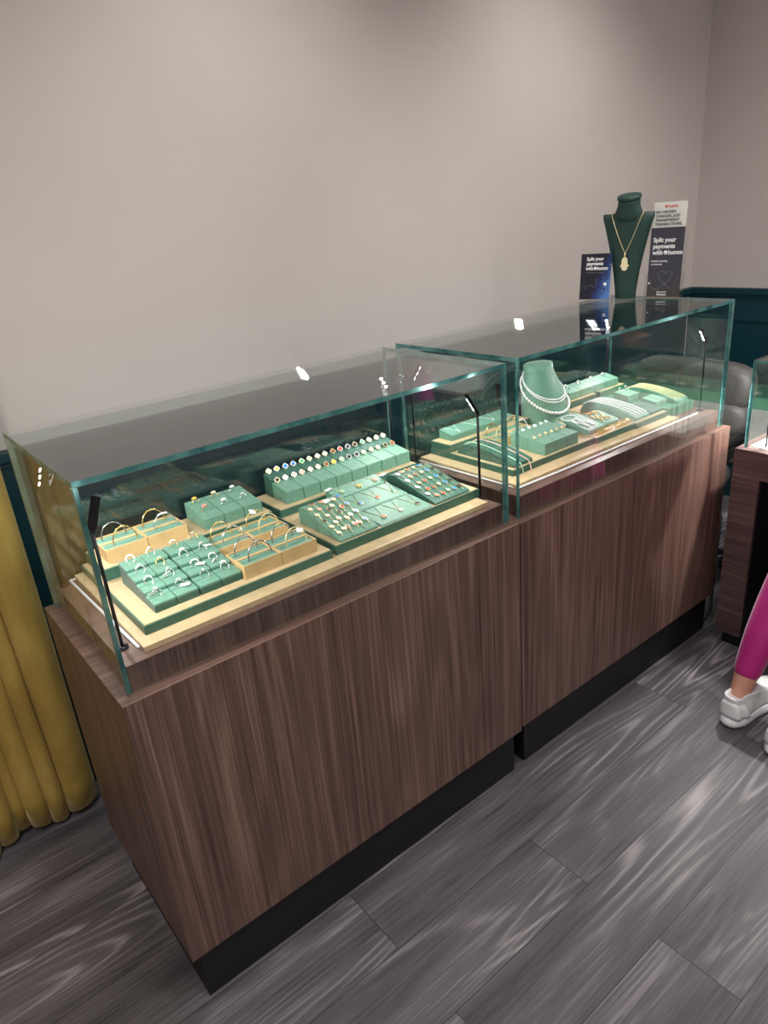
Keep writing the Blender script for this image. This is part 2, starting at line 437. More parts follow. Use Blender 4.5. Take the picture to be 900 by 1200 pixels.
# white cords lying round the decks
tag(MB().tube([(.09,.462,P+.003),(.061,.462,P+.003),(.064,.36,P+.003),(.071,.072,P+.003)], .0032, 8).build('cord', 'cord'),
    'white cord lying on the deck at the left end of the left case', 'cord')
zc = P-.003+.003
tag(MB().tube([(1.101,.455,zc),(1.110,.092,zc),(1.114,.074,zc),(1.3,.070,zc),(1.6,.070,zc),(2.00,.070,zc)], .003, 8).build('cord', 'cord'),
    'white cord edging the deck along the front of the right case', 'cord')

# ------------------------------------------------------------------ display furniture
def board(x0, x1, y0, y1, z0, z1, label):
    return tag(MB().box(x0, x1, y0, y1, z0, z1).build('display_board', 'oak', None, .0008), label, 'board', 'pale oak boards under the trays')
def tray(x0, x1, y0, y1, z0, z1, label, riser=None, side='trayside'):
    t = thing('display_tray', label, 'tray', ((x0+x1)/2, (y0+y1)/2, z0), group='green sided trays on the oak boards')
    MB().box(x0, x1, y0, y1, z0, z1-.0012).build('tray_body', side, t, .0008)
    MB().box(x0+.003, x1-.003, y0+.003, y1-.003, z1-.0012, z1).build('oak_inlay' if side == 'trayside' else 'green_inlay', 'oak' if side == 'trayside' else side, t)
    if riser:
        for (rx0, rx1, ry0, ry1, rz) in riser:
            MB().box(rx0, rx1, ry0, ry1, z1, rz-.0012).build('riser', side, t, .0008)
            MB().box(rx0+.003, rx1-.003, ry0+.003, ry1-.003, rz-.0012, rz).build('riser_inlay', 'oak', t)
    return t
board(.073, .5225, .050, .465, P, .866, 'left oak board under the ring and bangle tray')
board(.5235, .974, .050, .465, P, .866, 'oak board under the earring and necklace tray')
TZ = .886
tray(.092, .522, .087, .462, .866, TZ, 'green sided tray carrying ring blocks and bangle boxes', [(.106, .518, .328, .460, .914)])
tray(.534, .984, .090, .462, .866, .889, 'green sided tray carrying earrings, pendants and clover bracelets', [(.537, .981, .325, .460, .909)])

# --- sixteen-cushion ring stand: four stepped columns
def ring_meshes(metal, stone, kind):
    band = MB(); R = .0088
    band.tube([(R*cos(a), 0, R+R*sin(a)) for a in [2*PI*i/20 for i in range(20)]], .0011, 6, closed=True)
    st = MB()
    z = 2*R
    if kind == 'solitaire':
        st.lathe([(.0004,0),(.0030,.0028),(.0030,.0034),(.0018,.0044)], 8, 0, (0,0,z-.0002), smooth=False)
    elif kind == 'halo':
        st.lathe([(.0012,0),(.0044,.0014),(.0044,.0024),(.002,.0036)], 10, 0, (0,0,z), smooth=False)
    elif kind == 'flower':
        for k in range(5): st.ball((.0042*cos(2*PI*k/5), .0042*sin(2*PI*k/5), z+.002), .0026)
        st.ball((0,0,z+.0034), .0028)
    elif kind == 'pave':
        for k in range(7): a = PI*(.25+.5*k/6); st.ball((R*1.05*cos(a), 0, R+R*1.08*sin(a)), .0018)
    return band.mesh('band', [metal]), st.mesh('stone', [stone])
def tag_mesh():
    return MB().box(-.0095,.0095,-.0045,.0045,-.0003,.0003).mesh('price_tag', ['tag'])
def ring(x, y, z, metal, stone, kind, label, group, tilt=-.5, spin=0, tagrot=None):
    t = thing('ring', label, 'ring', (x,y,z), (tilt, 0, spin), group)
    b, s = cached(('ring',metal,stone,kind), lambda: ring_meshes(metal, stone, kind))
    put('band', b, t); put('stone', s, t)
    if tagrot is not None:
        k = put('price_tag', cached('tag', tag_mesh), t)
        k.location = (.010*cos(tagrot), -.004, .008+.006*sin(tagrot)); k.rotation_euler = (.6, .15, tagrot)
    return t
rowname = ['back row', 'second row', 'third row', 'front row']
spec = { # (col,row): metal, stone, kind, tag rotation
 (0,0):('silver','gem','pave',None),(0,1):('silver','gem','halo',None),(0,2):('silver','gem','pave',None),(0,3):('silver','gem','halo',2.6),
 (1,0):('silver','gem','solitaire',None),(1,1):('gold','g_cream','halo',None),(1,2):('silver','gem','solitaire',2.9),(1,3):('silver','gem','halo',-.5),
 (2,0):('gold','gem','pave',None),(2,1):('silver','g_cream','flower',None),(2,2):('silver','gem','pave',-.2),(2,3):('silver','gem','solitaire',None),
 (3,0):('gold','g_cream','halo',None),(3,1):('silver','gem','halo',.2),(3,2):('silver','gem','pave',-1.9),(3,3):('silver','gem','flower',None)}
cx0 = .128
for c in range(4):
    x0 = cx0 + c*.0467 + (.003 if c >= 2 else 0); x1 = x0+.0452
    t = thing('ring_stand', 'stepped green ring block, %s column from the left of the four in front' % ORD[c], 'ring stand', ((x0+x1)/2, .205, TZ), group='stepped ring blocks')
    yb, yf = .295, .116
    pts = [(yf,TZ),(yf,.8995)]
    for r in range(3,-1,-1):
        y0 = yb-(r+1)*(yb-yf)/4; zt = .9015+.0088*(3-r)
        pts += [(y0+.0004, zt-.002), (y0+(yb-yf)/4-.0004, zt+.001)]
    pts += [(yb, TZ)]
    MB().prism_x(pts, x0, x1).build('base', 'green2', t, .0008)
    for r in range(4):
        y0 = yb-(r+1)*(yb-yf)/4; y1 = y0+(yb-yf)/4; zt = .9015+.0088*(3-r); ym = (y0+y1)/2+.004
        cu = MB()
        cu.prism_x([(y0+.0006,zt-.004),(y0+.0002,zt+.0024),(y0+.003,zt+.0040),(ym-.0012,zt+.0050),(ym-.0006,zt+.0025),(ym-.0006,zt-.002)], x0+.0004, x1-.0004)
        cu.prism_x([(ym+.0006,zt-.002),(ym+.0006,zt+.0027),(ym+.0012,zt+.0052),(y1-.003,zt+.0062),(y1-.0004,zt+.0050),(y1-.0004,zt-.002)], x0+.0004, x1-.0004)
        cu.build('cushion', 'green', t, .0008)
        mt, st, kd, tr = spec[(c,r)]
        mn = {'silver':'silver','gold':'gold'}[mt]; sn = {'pave':'pave band','halo':'halo stone','solitaire':'single stone','flower':'flower stone'}[kd]
        ring((x0+x1)/2+random.uniform(-.003,.003), ym, zt+.0022, mt, st, kd,
             '%s ring with %s, %s, %s column of stepped block' % (mn, sn, rowname[r], ORD[c]), 'rings on the stepped block', spin=random.uniform(-.3,.3), tagrot=tr)

# --- bangle boxes
def bangle_mesh(metal, kind, rx, rz):
    mb = MB()
    pts = arc(0,0,0, rx, rz, -.10*PI, 1.10*PI, 28)
    mb.tube(pts, .00155, 7)
    mb.ball(pts[0], .0022); mb.ball(pts[-1], .0022)
    return mb.mesh('bangle', [metal])
def knot_mesh(mat, rz, wide):
    mb = MB()
    for k in range(-2,3): mb.ball((k*wide, 0, rz+.0004-abs(k)*.0006), .0026)
    return mb.mesh('knot', [mat])
def bangle(x, y, z, metal, knot, tagged, label, rx=.026, rz=.030, lean=-.18, spin=0):
    t = thing('bangle', label, 'bangle', (x,y,z+.006), (lean,0,spin), 'bangles in the oak boxes')
    put('hoop', cached(('bangle',metal,round(rx,3),round(rz,3)), lambda: bangle_mesh(metal,0,rx,rz)), t)
    if knot: put('ornament', cached(('knot',knot[0],rz,knot[1]), lambda: knot_mesh(knot[0], rz, knot[1])), t)
    if tagged:
        k = put('price_tag', cached('tagbig', lambda: MB().box(-.009,.009,-.0003,.0003,-.005,.005).mesh('price_tag',['tag'])), t)
        k.location = (tagged[0], -.003, tagged[1]); k.rotation_euler = (-.5,tagged[2],.2)
def bangle_box(x0, x1, y0, y1, z0, z1, label):
    t = thing('bangle_box', label, 'bangle box', ((x0+x1)/2, (y0+y1)/2, z0), group='open oak boxes of bangles')
    w = .0025; ym = (y0+y1)/2
    mb = MB()
    mb.box(x0,x1,y0,y0+w,z0,z1).box(x0,x1,y1-w,y1,z0,z1).box(x0,x0+w,y0+w,y1-w,z0,z1).box(x1-w,x1,y0+w,y1-w,z0,z1).box(x0+w,x1-w,y0+w,y1-w,z0,z0+.012)
    mb.box(x0+w,x1-w,ym-.0035,ym+.0035,z0+.012,z1-.001)
    mb.build('box', 'oak2', t, .0006)
    for (a, b) in ((y0+w, ym-.0035), (ym+.0035, y1-w)):
        f = MB(); q = (a+b)/2
        for (u, v) in ((a+.0003, q-.0005), (q+.0005, b-.0003)):
            f.prism_x([(u,z0+.012),(u,z1-.0055),(u+.003,z1-.0022),(v-.003,z1-.0022),(v,z1-.0055),(v,z0+.012)], x0+w+.0003, x1-w-.0003)
        f.build('foam_roll', 'green', t, .001)
    return (y0+w+ym-.0035)/2, (ym+.0035+y1-w)/2, z1-.0045
bxs = [(.124,.216,.352,.438,.914,.944,'bangle box at the rear left end behind the ring block',
        [('darksilver',None,None,'dark silver bangle at the back of the leftmost rear box'),('gold',('gold',.003),None,'gold bangle at the front of the leftmost rear box')]),
       (.2175,.310,.352,.438,.914,.944,'bangle box behind the ring block, second from the left end',
        [('gold',('gold',.0045),None,'gold bangle with knot in the second rear box'),('silver',('gem',.0045),None,'silver bangle with stones in the second rear box')]),
       (.318,.4065,.222,.302,TZ,.917,'bangle box in the middle, left of the second row',
        [('gold',('gold',.004),None,'gold knot bangle in the middle left box'),('silver',None,None,'thin silver bangle in the middle left box')]),
       (.4075,.496,.222,.302,TZ,.917,'bangle box in the middle, beside the clover tray',
        [('gold',None,(-.004,.030,.3),'gold bangle with white tag in the middle right box'),('gold2',None,None,'pale gold bangle in the middle right box')]),
       (.318,.4065,.105,.187,TZ,.917,'front bangle box next to the stepped ring block',
        [('darksilver',('silver',.004),None,'dark silver bangle at the back of the front left box'),('darksilver',('silver',.003),None,'steel bangle with bright ends in the front left box')]),
       (.4075,.496,.105,.187,TZ,.917,'front bangle box at the right corner of the tray',
        [('darksilver',('gold',.003),None,'dark bangle at the back of the front right box'),('gold2',None,(.012,.022,.2),'gold bangle with white tag in the front right box')])]
for (x0,x1,y0,y1,z0,z1,lab,bs) in bxs:
    yf, yb, zs = bangle_box(x0,x1,y0,y1,z0,z1,lab)
    xm = (x0+x1)/2
    for (mt,kn,tg,l), yy, dx in zip(bs, (yb, yf), (-.004, .006)):
        bangle(xm+dx, yy, zs, mt, kn, tg, l, rx=.0265+random.uniform(-.001,.001), rz=.031, spin=random.uniform(-.08,.08))

# --- green cube ring block at the back, three columns
gb = [('gold','g_yellow','flower','gold','g_coral','flower'),('gold','g_cream','flower','silver','gem','flower'),('silver','gem','flower','silver','gem','halo')]
for c in range(3):
    x0 = .352+c*.0505; x1 = x0+.0488
    t = thing('ring_stand', 'square green ring block at the back, %s from the left of three' % ORD[c], 'ring stand', ((x0+x1)/2,.40,.914), group='square green ring blocks')
    mb = MB()
    prof = [(.347,.914),(.347,.9385),(.3465,.940),(.387,.9455),(.3872,.935),(.3888,.935),(.389,.9462),(.434,.952),(.4342,.94),(.4358,.94),(.436,.9527),(.453,.955),(.455,.953),(.455,.914)]
    mb.prism_x(prof, x0, x1); mb.build('block', 'green', t, .0006)
    a = gb[c]
    ring((x0+x1)/2, .388, .938, a[3], a[4], a[5], '%s ring, front slot of the %s square block at the back' % (('gold' if a[3]=='gold' else 'silver')+(' coral flower' if c==0 else ' stone'), ORD[c]), 'rings on the square blocks', tilt=-.25, spin=.2)
    ring((x0+x1)/2-.002, .435, .945, a[0], a[1], a[2], '%s ring, rear slot of the %s square block at the back' % (('gold' if a[0]=='gold' else 'silver')+(' yellow flower' if c==0 else ' flower'), ORD[c]), 'rings on the square blocks', tilt=-.25, spin=.2)

# --- clover motif
def clover(R, rim, inlay, th=.0016):
    mb = MB(); n = 24
    def r(a): return R*(.70+.30*abs(cos(2*a))**.6)
    out = [(r(2*PI*i/n)*cos(2*PI*i/n), r(2*PI*i/n)*sin(2*PI*i/n)) for i in range(n)]
    mb.prism([(x,y,0) for x,y in out], (0,0,th), 0)
    mb.prism([(x*.76,y*.76,th) for x,y in out], (0,0,th*.35), 1)
    return mb.mesh('clover', [rim, inlay])
# --- earring stand: eight green blocks in two tiers
frontc = ['black','white','pink','pink','white','white','brown','yellow','mint','black','black','mint','pink','pink','black','brown']
rearc = ['mint','yellow','blue','blue','green','mint','white','white','brown','red','black','black','green','cream','pink','white']
for c in range(8):
    x0 = .572+c*.0505; x1 = x0+.0490
    t = thing('earring_stand', 'two tier green earring block, %s from the left of eight' % ORD[c], 'earring stand', ((x0+x1)/2,.40,.909), group='green earring blocks')
    MB().prism_x([(.346,.909),(.346,.940),(.347,.9415),(.413,.9505),(.4145,.9495),(.4145,.909)], x0, x1).build('front_cushion', 'green', t, .0008)
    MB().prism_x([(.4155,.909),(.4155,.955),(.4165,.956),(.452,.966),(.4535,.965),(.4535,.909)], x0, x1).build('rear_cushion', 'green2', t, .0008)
    for row, (yy, zz, cl) in enumerate(((.4085, .9518, frontc), (.4475, .9665, rearc))):
        for k in range(2):
            ink = cl[2*c+k]
            rim = 'gold2' if (c+k) % 4 != 1 else 'whitegold'
            e = put('earring', cached(('clover',.0068,rim,ink), lambda: clover(.0080, rim, 'g_'+ink)), None, (x0+.0125+k*.024, yy-.002, zz+.0042), (.80,0,-.25))
            tag(e, '%s clover earring, %s tier, %s of the %s block of eight' % (ink, 'front' if row==0 else 'rear', 'left' if k==0 else 'right', ORD[c]), 'earring', 'clover earrings on the two tier blocks')

# --- pendants on three stepped pads
pads = [(.272,.321,.9145,.9225),(.184,.268,.9030,.9120),(.094,.181,.8925,.9015)]
pend = [[('mint','flower'),('yellow','flower'),('pink','flower')],[('blue','disc'),('red','disc'),('green','disc')],[('pink','flower'),('white','disc'),('black','disc')]]
padn = ['rear','middle','front']
def pendant_mesh(ink, kind):
    mb = MB()
    if kind == 'flower':
        for k in range(6): mb.ball((.0052*cos(PI*k/3), .0052*sin(PI*k/3), .0015), .0027, 1 if k%2 else 0)
        mb.ball((0,0,.0025), .0030, 1)
    else:
        mb.lathe([(.0075,0),(.0075,.0014)], 18, 0, sy=.9); mb.lathe([(.0057,.0014),(.0052,.0020)], 12, 1, sy=.9)
    return mb.mesh('pendant', ['gold2','g_'+ink])
for r, (y0,y1,zf,zr) in enumerate(pads):
    t = thing('necklace_pad', 'sloping green pendant pad, %s of the three' % padn[r], 'necklace pad', (.747,(y0+y1)/2,.889), group='sloping pendant pads')
    MB().prism_x([(y0,.889),(y0,zf-.003),(y0+.003,zf),(y1-.003,zr),(y1,zr-.003),(y1,.889)], .668, .826).build('pad', 'green', t, .0015)
    for k in range(3):
        ink, kd = pend[r][k]
        x = .668+.158*(k+.5)/3+.004; yp = y0+(y1-y0)*.34
        zt = lambda y: zf+(zr-zf)*(y-y0-.003)/(y1-y0-.006)
        n = thing('pendant_necklace', '%s %s pendant on a fine chain, %s on the %s pad' % (ink, 'flower' if kd=='flower' else 'round', ['left','centre','right'][k], padn[r]), 'necklace', (x,yp,zt(yp)), group='fine pendants on the sloping pads')
        ch = MB()
        ch.tube([(x-.020,y1-.004,zt(y1-.004)+.0008),(x-.008,yp+.017,zt(yp+.017)+.0008),(x,yp+.006,zt(yp+.006)+.001)], .0006, 5)
        ch.tube([(x+.012,y1-.004,zt(y1-.004)+.0008),(x+.005,yp+.020,zt(yp+.02)+.0008),(x,yp+.006,zt(yp+.006)+.001)], .0006, 5)
        ch.build('chain', 'gold2', n)
        o = put('pendant', cached(('pend',ink,kd), lambda: pendant_mesh(ink,kd)), n, (0,0,.0008), (.14,0,0))
    if r == 0:
        for (tx, ty, tz) in ((.672,.312,.926),(.832,.290,.925)):
            tag(MB().box(-.011,.011,-.005,.005,0,.0006, T=Matrix.Translation((tx,ty,tz)) @ Matrix.Rotation(.35,4,'Z')).build('price_tag','tag'),
                'white price tag at the %s end of the rear pendant pad' % ('left' if tx < .7 else 'right'), 'price tag')

# --- clover bracelets on sloping ramps
def ramp_pad(x0, x1, y0, y1, z0, zf, zr, n, label, mat, sidemat=None):
    t = thing('bracelet_pad', label, 'bracelet pad', ((x0+x1)/2,(y0+y1)/2,z0), group='sloping bracelet pads')
    prof = [(y0,z0),(y0,zf-.003),(y0+.004,zf)]
    yk = y1-.035
    prof += [(yk,zr)] + [(yk+.035*sin(a), zr-.012+.012*cos(a)) for a in (.5,.9,1.3,PI/2)] + [(y1,z0)]
    w = (x1-x0)/n
    for k in range(n):
        MB().prism_x(prof, x0+k*w+.0004, x0+(k+1)*w-.0004).build('ramp', mat, t, .0015)
    def top(y):
        if y < y0+.004: return zf
        if y < yk: return zf+(zr-zf)*(y-y0-.004)/(yk-y0-.004)
        s = min(1, (y-yk)/.035); return zr-.012+.012*math.sqrt(max(0,1-s*s))
    return top
def bracelet(x, top, ys, inks, rim, label, group, skew=0, R=.0074, chain='gold2'):
    """fine chain lying down the ramp with flat clover motifs"""
    ym = (ys[0]+ys[1])/2
    t = thing('bracelet', label, 'bracelet', (x,ym,top(ym)), group=group)
    pts = []; n = 18
    for i in range(n+1):
        y = ys[0]+(ys[1]-ys[0])*i/n; pts.append((x+skew*(y-ym)+.0016*sin(i*1.1), y, top(y)+.0012))
    MB().tube(pts, .0009, 5).build('chain', chain, t)
    k = len(inks)
    for i, ink in enumerate(inks):
        y = ys[0]+(ys[1]-ys[0])*(i+.5)/k; dz = top(y+.004)-top(y-.004)
        put('clover', cached(('clover',R,rim,ink), lambda: clover(R, rim, 'g_'+ink)), t, (x+skew*(y-ym)-t.location.x, y-t.location.y, top(y)+.0012-t.location.z), (math.atan2(dz,.008),0,.5))
top = ramp_pad(.552, .660, .096, .266, .889, .8965, .934, 3, 'bright green ramp of clover bracelets on the left of the tray', 'green')
G = 'clover bracelets on the left ramp'
bracelet(.562, top, (.105,.235), ['cream','cream','black','cream','cream'], 'gold2', 'cream and black clover bracelet at the left edge of left ramp', G, -.05)
bracelet(.580, top, (.110,.255), ['cream','white','cream','pink','brown'], 'gold2', 'cream clover bracelet second from left on left ramp', G, -.05)
bracelet(.597, top, (.106,.255), ['brown','white','black','coral'], 'gold2', 'brown and coral clover bracelet third on left ramp', G, .05)
bracelet(.613, top, (.112,.250), ['red','cream','black','white','cream'], 'gold2', 'red, cream and black clover bracelet fourth on left ramp', G, -.04)
bracelet(.629, top, (.108,.245), ['red','white','red','cream'], 'gold2', 'red and white clover bracelet fifth on left ramp', G, .03)
bracelet(.647, top, (.112,.250), ['blue','blue','blue','blue'], 'gold2', 'blue clover bracelet at the right edge of left ramp', G, 0)
tag(MB().box(-.011,.011,-.005,.005,0,.0008, T=Matrix.Translation((.610,.225,top(.225)+.005)) @ Matrix.Rotation(.3,4,'Z') @ Matrix.Rotation(.2,4,'X')).build('price_tag','tag'), 'white price tag lying on the clover bracelets of the left ramp', 'price tag')
top = ramp_pad(.834, .955, .094, .280, .889, .8955, .931, 1, 'green ramp of clover bracelets at the right end, darkened as in shade', 'green2')  # deeper green paints in the shade lying over this ramp
G = 'clover bracelets on the right ramp'
bracelet(.846, top, (.115,.262), ['white']*4, 'whitegold', 'white clover bracelet at the left edge of right ramp', G, -.02)
bracelet(.864, top, (.100,.268), ['coral','red','coral','red','coral'], 'gold2', 'coral and red clover bracelet second on right ramp', G, .02)
bracelet(.884, top, (.098,.270), ['red','brown','red','brown','red'], 'gold2', 'dark red clover bracelet third on right ramp', G, .02)
bracelet(.904, top, (.102,.270), ['mint','cream','mint','cream','mint'], 'gold', 'green and gold clover bracelet fourth on right ramp', G, .02)
bracelet(.924, top, (.100,.270), ['blue']*5, 'gold2', 'blue clover bracelet fifth on right ramp', G, .02)
bracelet(.943, top, (.102,.270), ['black']*5, 'gold', 'black clover bracelet at the right edge of right ramp', G, .02)

# ------------------------------------------------------------------ right case
Q = P-.003
board(1.109, 1.897, .078, .460, Q, Q+.012, 'long oak board under the trays of the right case')
q1 = Q+.012; q2 = .882
tray(1.150, 1.513, .124, .458, q1, q2, 'green sided tray at the left of the right case', [(1.152,1.511,.372,.456,.905)])
tray(1.514, 1.708, .117, .458, q1, q2, 'green sided tray in the middle of the right case')
tray(1.709, 1.885, .110, .458, q1, q2, 'green sided tray of white tennis bracelets in the right case', [(1.711,1.883,.385,.456,.905)])
tray(1.900, 2.056, .118, .458, Q, q2, 'bright green tray at the right end of the right case', [(1.902,2.054,.385,.456,.905)], 'emerald')

# V-necklace pad on the riser
t = thing('necklace_pad', 'long green pad with silver V necklaces at the rear left', 'necklace pad', (1.32,.425,.905))
MB().prism_x([(.396,.905),(.396,.922),(.399,.924),(.449,.934),(.452,.932),(.452,.905)], 1.184, 1.455).build('pad', 'green', t, .0015)
for k in range(3):
    x = 1.225+k*.075
    o = thing('pendant_necklace', 'silver V necklace on the long rear pad, %s from the left' % ORD[k], 'necklace', (x,.42,.925), group='silver V necklaces')
    z = lambda y: .924+.010*(y-.399)/.05+.001
    ch = MB().tube([(x-.028,.447,z(.447)),(x,.408,z(.408)),(x+.016,.447,z(.447))], .0008, 5)
    ch.build('chain', 'whitegold', o)
    MB().ball((x,.406,z(.406)), .0032).build('pendant', 'gem', o)

# curved ramp with two bracelets at the left
def arch_pad(name, x0, x1, y0, y1, z0, zf, zr, label, mat, rear=.05):
    t = thing(name, label, 'bracelet pad', ((x0+x1)/2,(y0+y1)/2,z0), group='curved bracelet pads')
    def top(y):
        s = (y-y0)/(y1-y0)
        if y > y1-rear:
            u = (y-(y1-rear))/rear; return z0+.004+(zr-z0-.004)*math.sqrt(max(0,1-u*u))
        s = (y-y0)/(y1-rear-y0); return zf+(zr-zf)*sin(s*PI/2)**.9 if s > 0 else zf
    ys = [y0+(y1-y0)*i/22 for i in range(23)]
    MB().prism_x([(y0,z0)]+[(y, top(y)) for y in ys]+[(y1,z0)], x0, x1).build('ramp', mat, t, .0012)
    return top
topA = arch_pad('bracelet_pad', 1.163, 1.240, .132, .352, q2, .892, .917, 'dark green curved pad with two bracelets at the left end', 'green2')
def chain_path(name, pts, r, mat, label, cat, group, bead=None, beadmat=None):
    ctr = Vector(pts[len(pts)//2])
    t = thing(name, label, cat, ctr, group=group)
    MB().tube(pts, r, 5).build('chain', mat, t)
    if bead:
        mb = MB()
        P_ = [Vector(p) for p in pts]; acc = 0; last = P_[0]
        mb.ball(last, bead)
        for a, b in zip(P_, P_[1:]):
            L = (b-a).length; u = 0
            while acc + (L-u) >= bead*1.9:
                u += bead*1.9-acc; acc = 0; mb.ball(a.lerp(b, u/L), bead)
            acc += L-u
        mb.build('links', beadmat or mat, t)
    return t
def over(top, x, y0, y1, n=16, dz=.002, skew=0):
    return [(x+skew*(i/n-.5), y0+(y1-y0)*i/n, top(y0+(y1-y0)*i/n)+dz) for i in range(n+1)]
dang = lambda x: [(x+.002, .120, .866),(x+.001,.121,.876),(x, .124,.887),(x,.130,.893)]
chain_path('bracelet', dang(1.185)+over(topA, 1.185, .138, .342), .0012, 'gold2', 'gold bracelet with green stones on the left curved pad', 'bracelet', 'bracelets on the left curved pad', .0019, 'g_mint')
chain_path('bracelet', dang(1.218)+over(topA, 1.218, .138, .342), .0010, 'gold2', 'gold bracelet with white and red stones on the left curved pad', 'bracelet', 'bracelets on the left curved pad', .0018, 'g_pink')

# bangle boxes of the right case
for i, (x0,x1) in enumerate(((1.262,1.348),(1.349,1.436))):
    yf, yb, zs = bangle_box(x0,x1,.286,.362,q2,.910,'oak bangle box in the right case, %s of the pair' % ('left' if i==0 else 'right'))
    for (yy, mt, kn, nm) in (((yb,'gold',('g_brown',.004),'rear gold'),(yf,'gold2',None,'front pale gold')) if i==0 else ((yb,'gold',('g_brown',.005),'rear gold and brown'),(yf,'whitegold',('gem',.004),'front white metal'))):
        bangle((x0+x1)/2, yy, zs, mt, kn, None, '%s bangle in the %s oak box of the right case' % (nm, 'left' if i==0 else 'right'), rx=.026, rz=.027)

# stud earring blocks
def stud(metal, R):
    mb = MB()
    for k in range(3): mb.ball((R*.6*cos(2*PI*k/3+PI/2), R*.6*sin(2*PI*k/3+PI/2), R*.4), R*.62)
    return mb.mesh('earring', [metal])
for b, (y0, x0, n, w) in enumerate(((.134, 1.296, 3, .0505), (.204, 1.302, 3, .0535))):
    for c in range(n):
        a0 = x0+c*w; a1 = a0+w-.0018
        t = thing('earring_stand', 'green stud block of the right case, %s of the %s three' % (ORD[c], ['front','rear'][b]), 'earring stand', ((a0+a1)/2,y0+.03,q2), group='green stud blocks')
        h = .0335+.003*b
        MB().prism_x([(y0,q2),(y0,q2+h),(y0+.001,q2+h+.001),(y0+.062,q2+h+.0075),(y0+.064,q2+h+.006),(y0+.064,q2)], a0, a1).build('block', 'green' if b or c < 3 else 'green2', t, .0008)
        for k in range(2):
            e = put('earring', cached(('stud',b), lambda: stud('gold2' if b==0 else 'whitegold', .0056)), None, (a0+.012+k*.025, y0+.050, q2+h+.0068), (.5,0,0))
            tag(e, '%s flower stud, %s on the %s block of the %s three' % ('gold' if b==0 else 'white', ['left','right'][k], ORD[c], ['front','rear'][b]), 'earring', 'flower studs on green blocks')
# oval cushion
t = thing('bracelet_cushion', 'small oval green cushion beside the stud blocks', 'cushion', (1.486,.245,q2))
MB().lathe([(.022,0),(.027,.006),(.027,.018),(.024,.026),(.014,.031),(.003,.032)], 24, 0, (1.486,.245,q2), 1, .95).build('cushion', 'green', t)
chain_path('bracelet', [(1.486+.0265*cos(a), .245+.0255*sin(a), q2+.027+.004*sin(a*2)) for a in [PI*(1.0+1.25*i/14) for i in range(15)]], .001, 'gold2', 'gold chain draped round the small oval cushion', 'bracelet', None, .0022)

# middle tray: two sloping pads with chains and rows of gold hoops before them
topB = ramp_pad(1.522, 1.604, .150, .292, q2, .897, .916, 1, 'green sloping pad with silver star chain in the middle tray', 'green')
topC = ramp_pad(1.616, 1.694, .164, .270, q2, .895, .908, 1, 'green sloping pad heaped with gold chain in the middle tray', 'green')
st = chain_path('bracelet', [(1.530+.05*i/14, .20+.03*sin(i*.9), topB(.20+.03*sin(i*.9))+.002) for i in range(15)], .0009, 'whitegold', 'silver chain bracelet with star on the sloping pad', 'bracelet', None, .0024)
chain_path('bracelet', [(1.545+.03*cos(a), .245+.018*sin(a), topB(.245+.018*sin(a))+.0025) for a in [2*PI*i/16 for i in range(16)]], .0009, 'whitegold', 'silver chain loop with dark stone on the sloping pad', 'bracelet', None, .0022)
for i in range(3):
    chain_path('bracelet', [(1.628+.018*i+.008*sin(j*.8+i), .178+.07*j/12, topC(.178+.07*j/12)+.003) for j in range(13)], .001, 'gold', '%s gold chain heaped on the sloping pad in the middle tray' % ['left','centre','right'][i], 'bracelet', 'gold chains heaped on the pad', .0028)
hoopme = MB().tube([(0, .0075*cos(a), .0088+.0075*sin(a)) for a in [2*PI*i/18 for i in range(18)]], .0012, 6, closed=True).mesh('hoop', ['gold'])
for b, (hx, hy, n) in enumerate(((1.538,.132,7),(1.634,.132,7))):
    for k in range(n):
        e = put('hoop_earring', hoopme, None, (hx+k*.0100, hy+.0, q2), (0,0,.15))
        tag(e, 'small gold hoop, %s from the left in the %s row before the sloping pads' % (ORD[k], ['left','right'][b]), 'earring', 'gold hoops standing in a row')

# light green bust with white necklaces
bx, by, bz = 1.606, .385, q2
t = thing('necklace_bust', 'pale green cone shaped bust wearing white necklaces in the right case', 'necklace bust', (bx,by,bz))
prof = [(.094,0),(.092,.008),(.086,.050),(.078,.095),(.066,.130),(.057,.152),(.0535,.166),(.0535,.186)]
n = 40; rings = []; SY = .74
def cx_(z): return bx - .040*min(1, max(0, (z-bz)/.186))
for r, z in prof:
    rings.append([(cx_(bz+z)+r*cos(2*PI*j/n), by+r*sin(2*PI*j/n)*SY, bz+z) for j in range(n)])
MB().loft(rings).build('torso', 'green', t)
MB().lathe([(.0535,0),(.0515,.003),(.012,.004)], n, 0, (bx-.040,by,bz+.186), 1, SY).build('neck_cap', 'green', t)
def cone_r(z):
    z -= bz
    for (r0,z0),(r1,z1) in zip(prof, prof[1:]):
        if z0 <= z <= z1: return r0+(r1-r0)*(z-z0)/(z1-z0)
    return prof[-1][0]
def drape(zback, zfront, off, sh=1.7, n=60, wide=1.0):
    pts = []
    for i in range(n):
        a = 2*PI*i/n                                   # 0 = front (-y)
        u = (1+cos(a))/2; z = zback+(zfront-zback)*u**sh
        r = cone_r(z)+off
        pts.append((cx_(z)-r*sin(a)*wide, by-(r*SY+off*.3)*cos(a), z))
    return pts
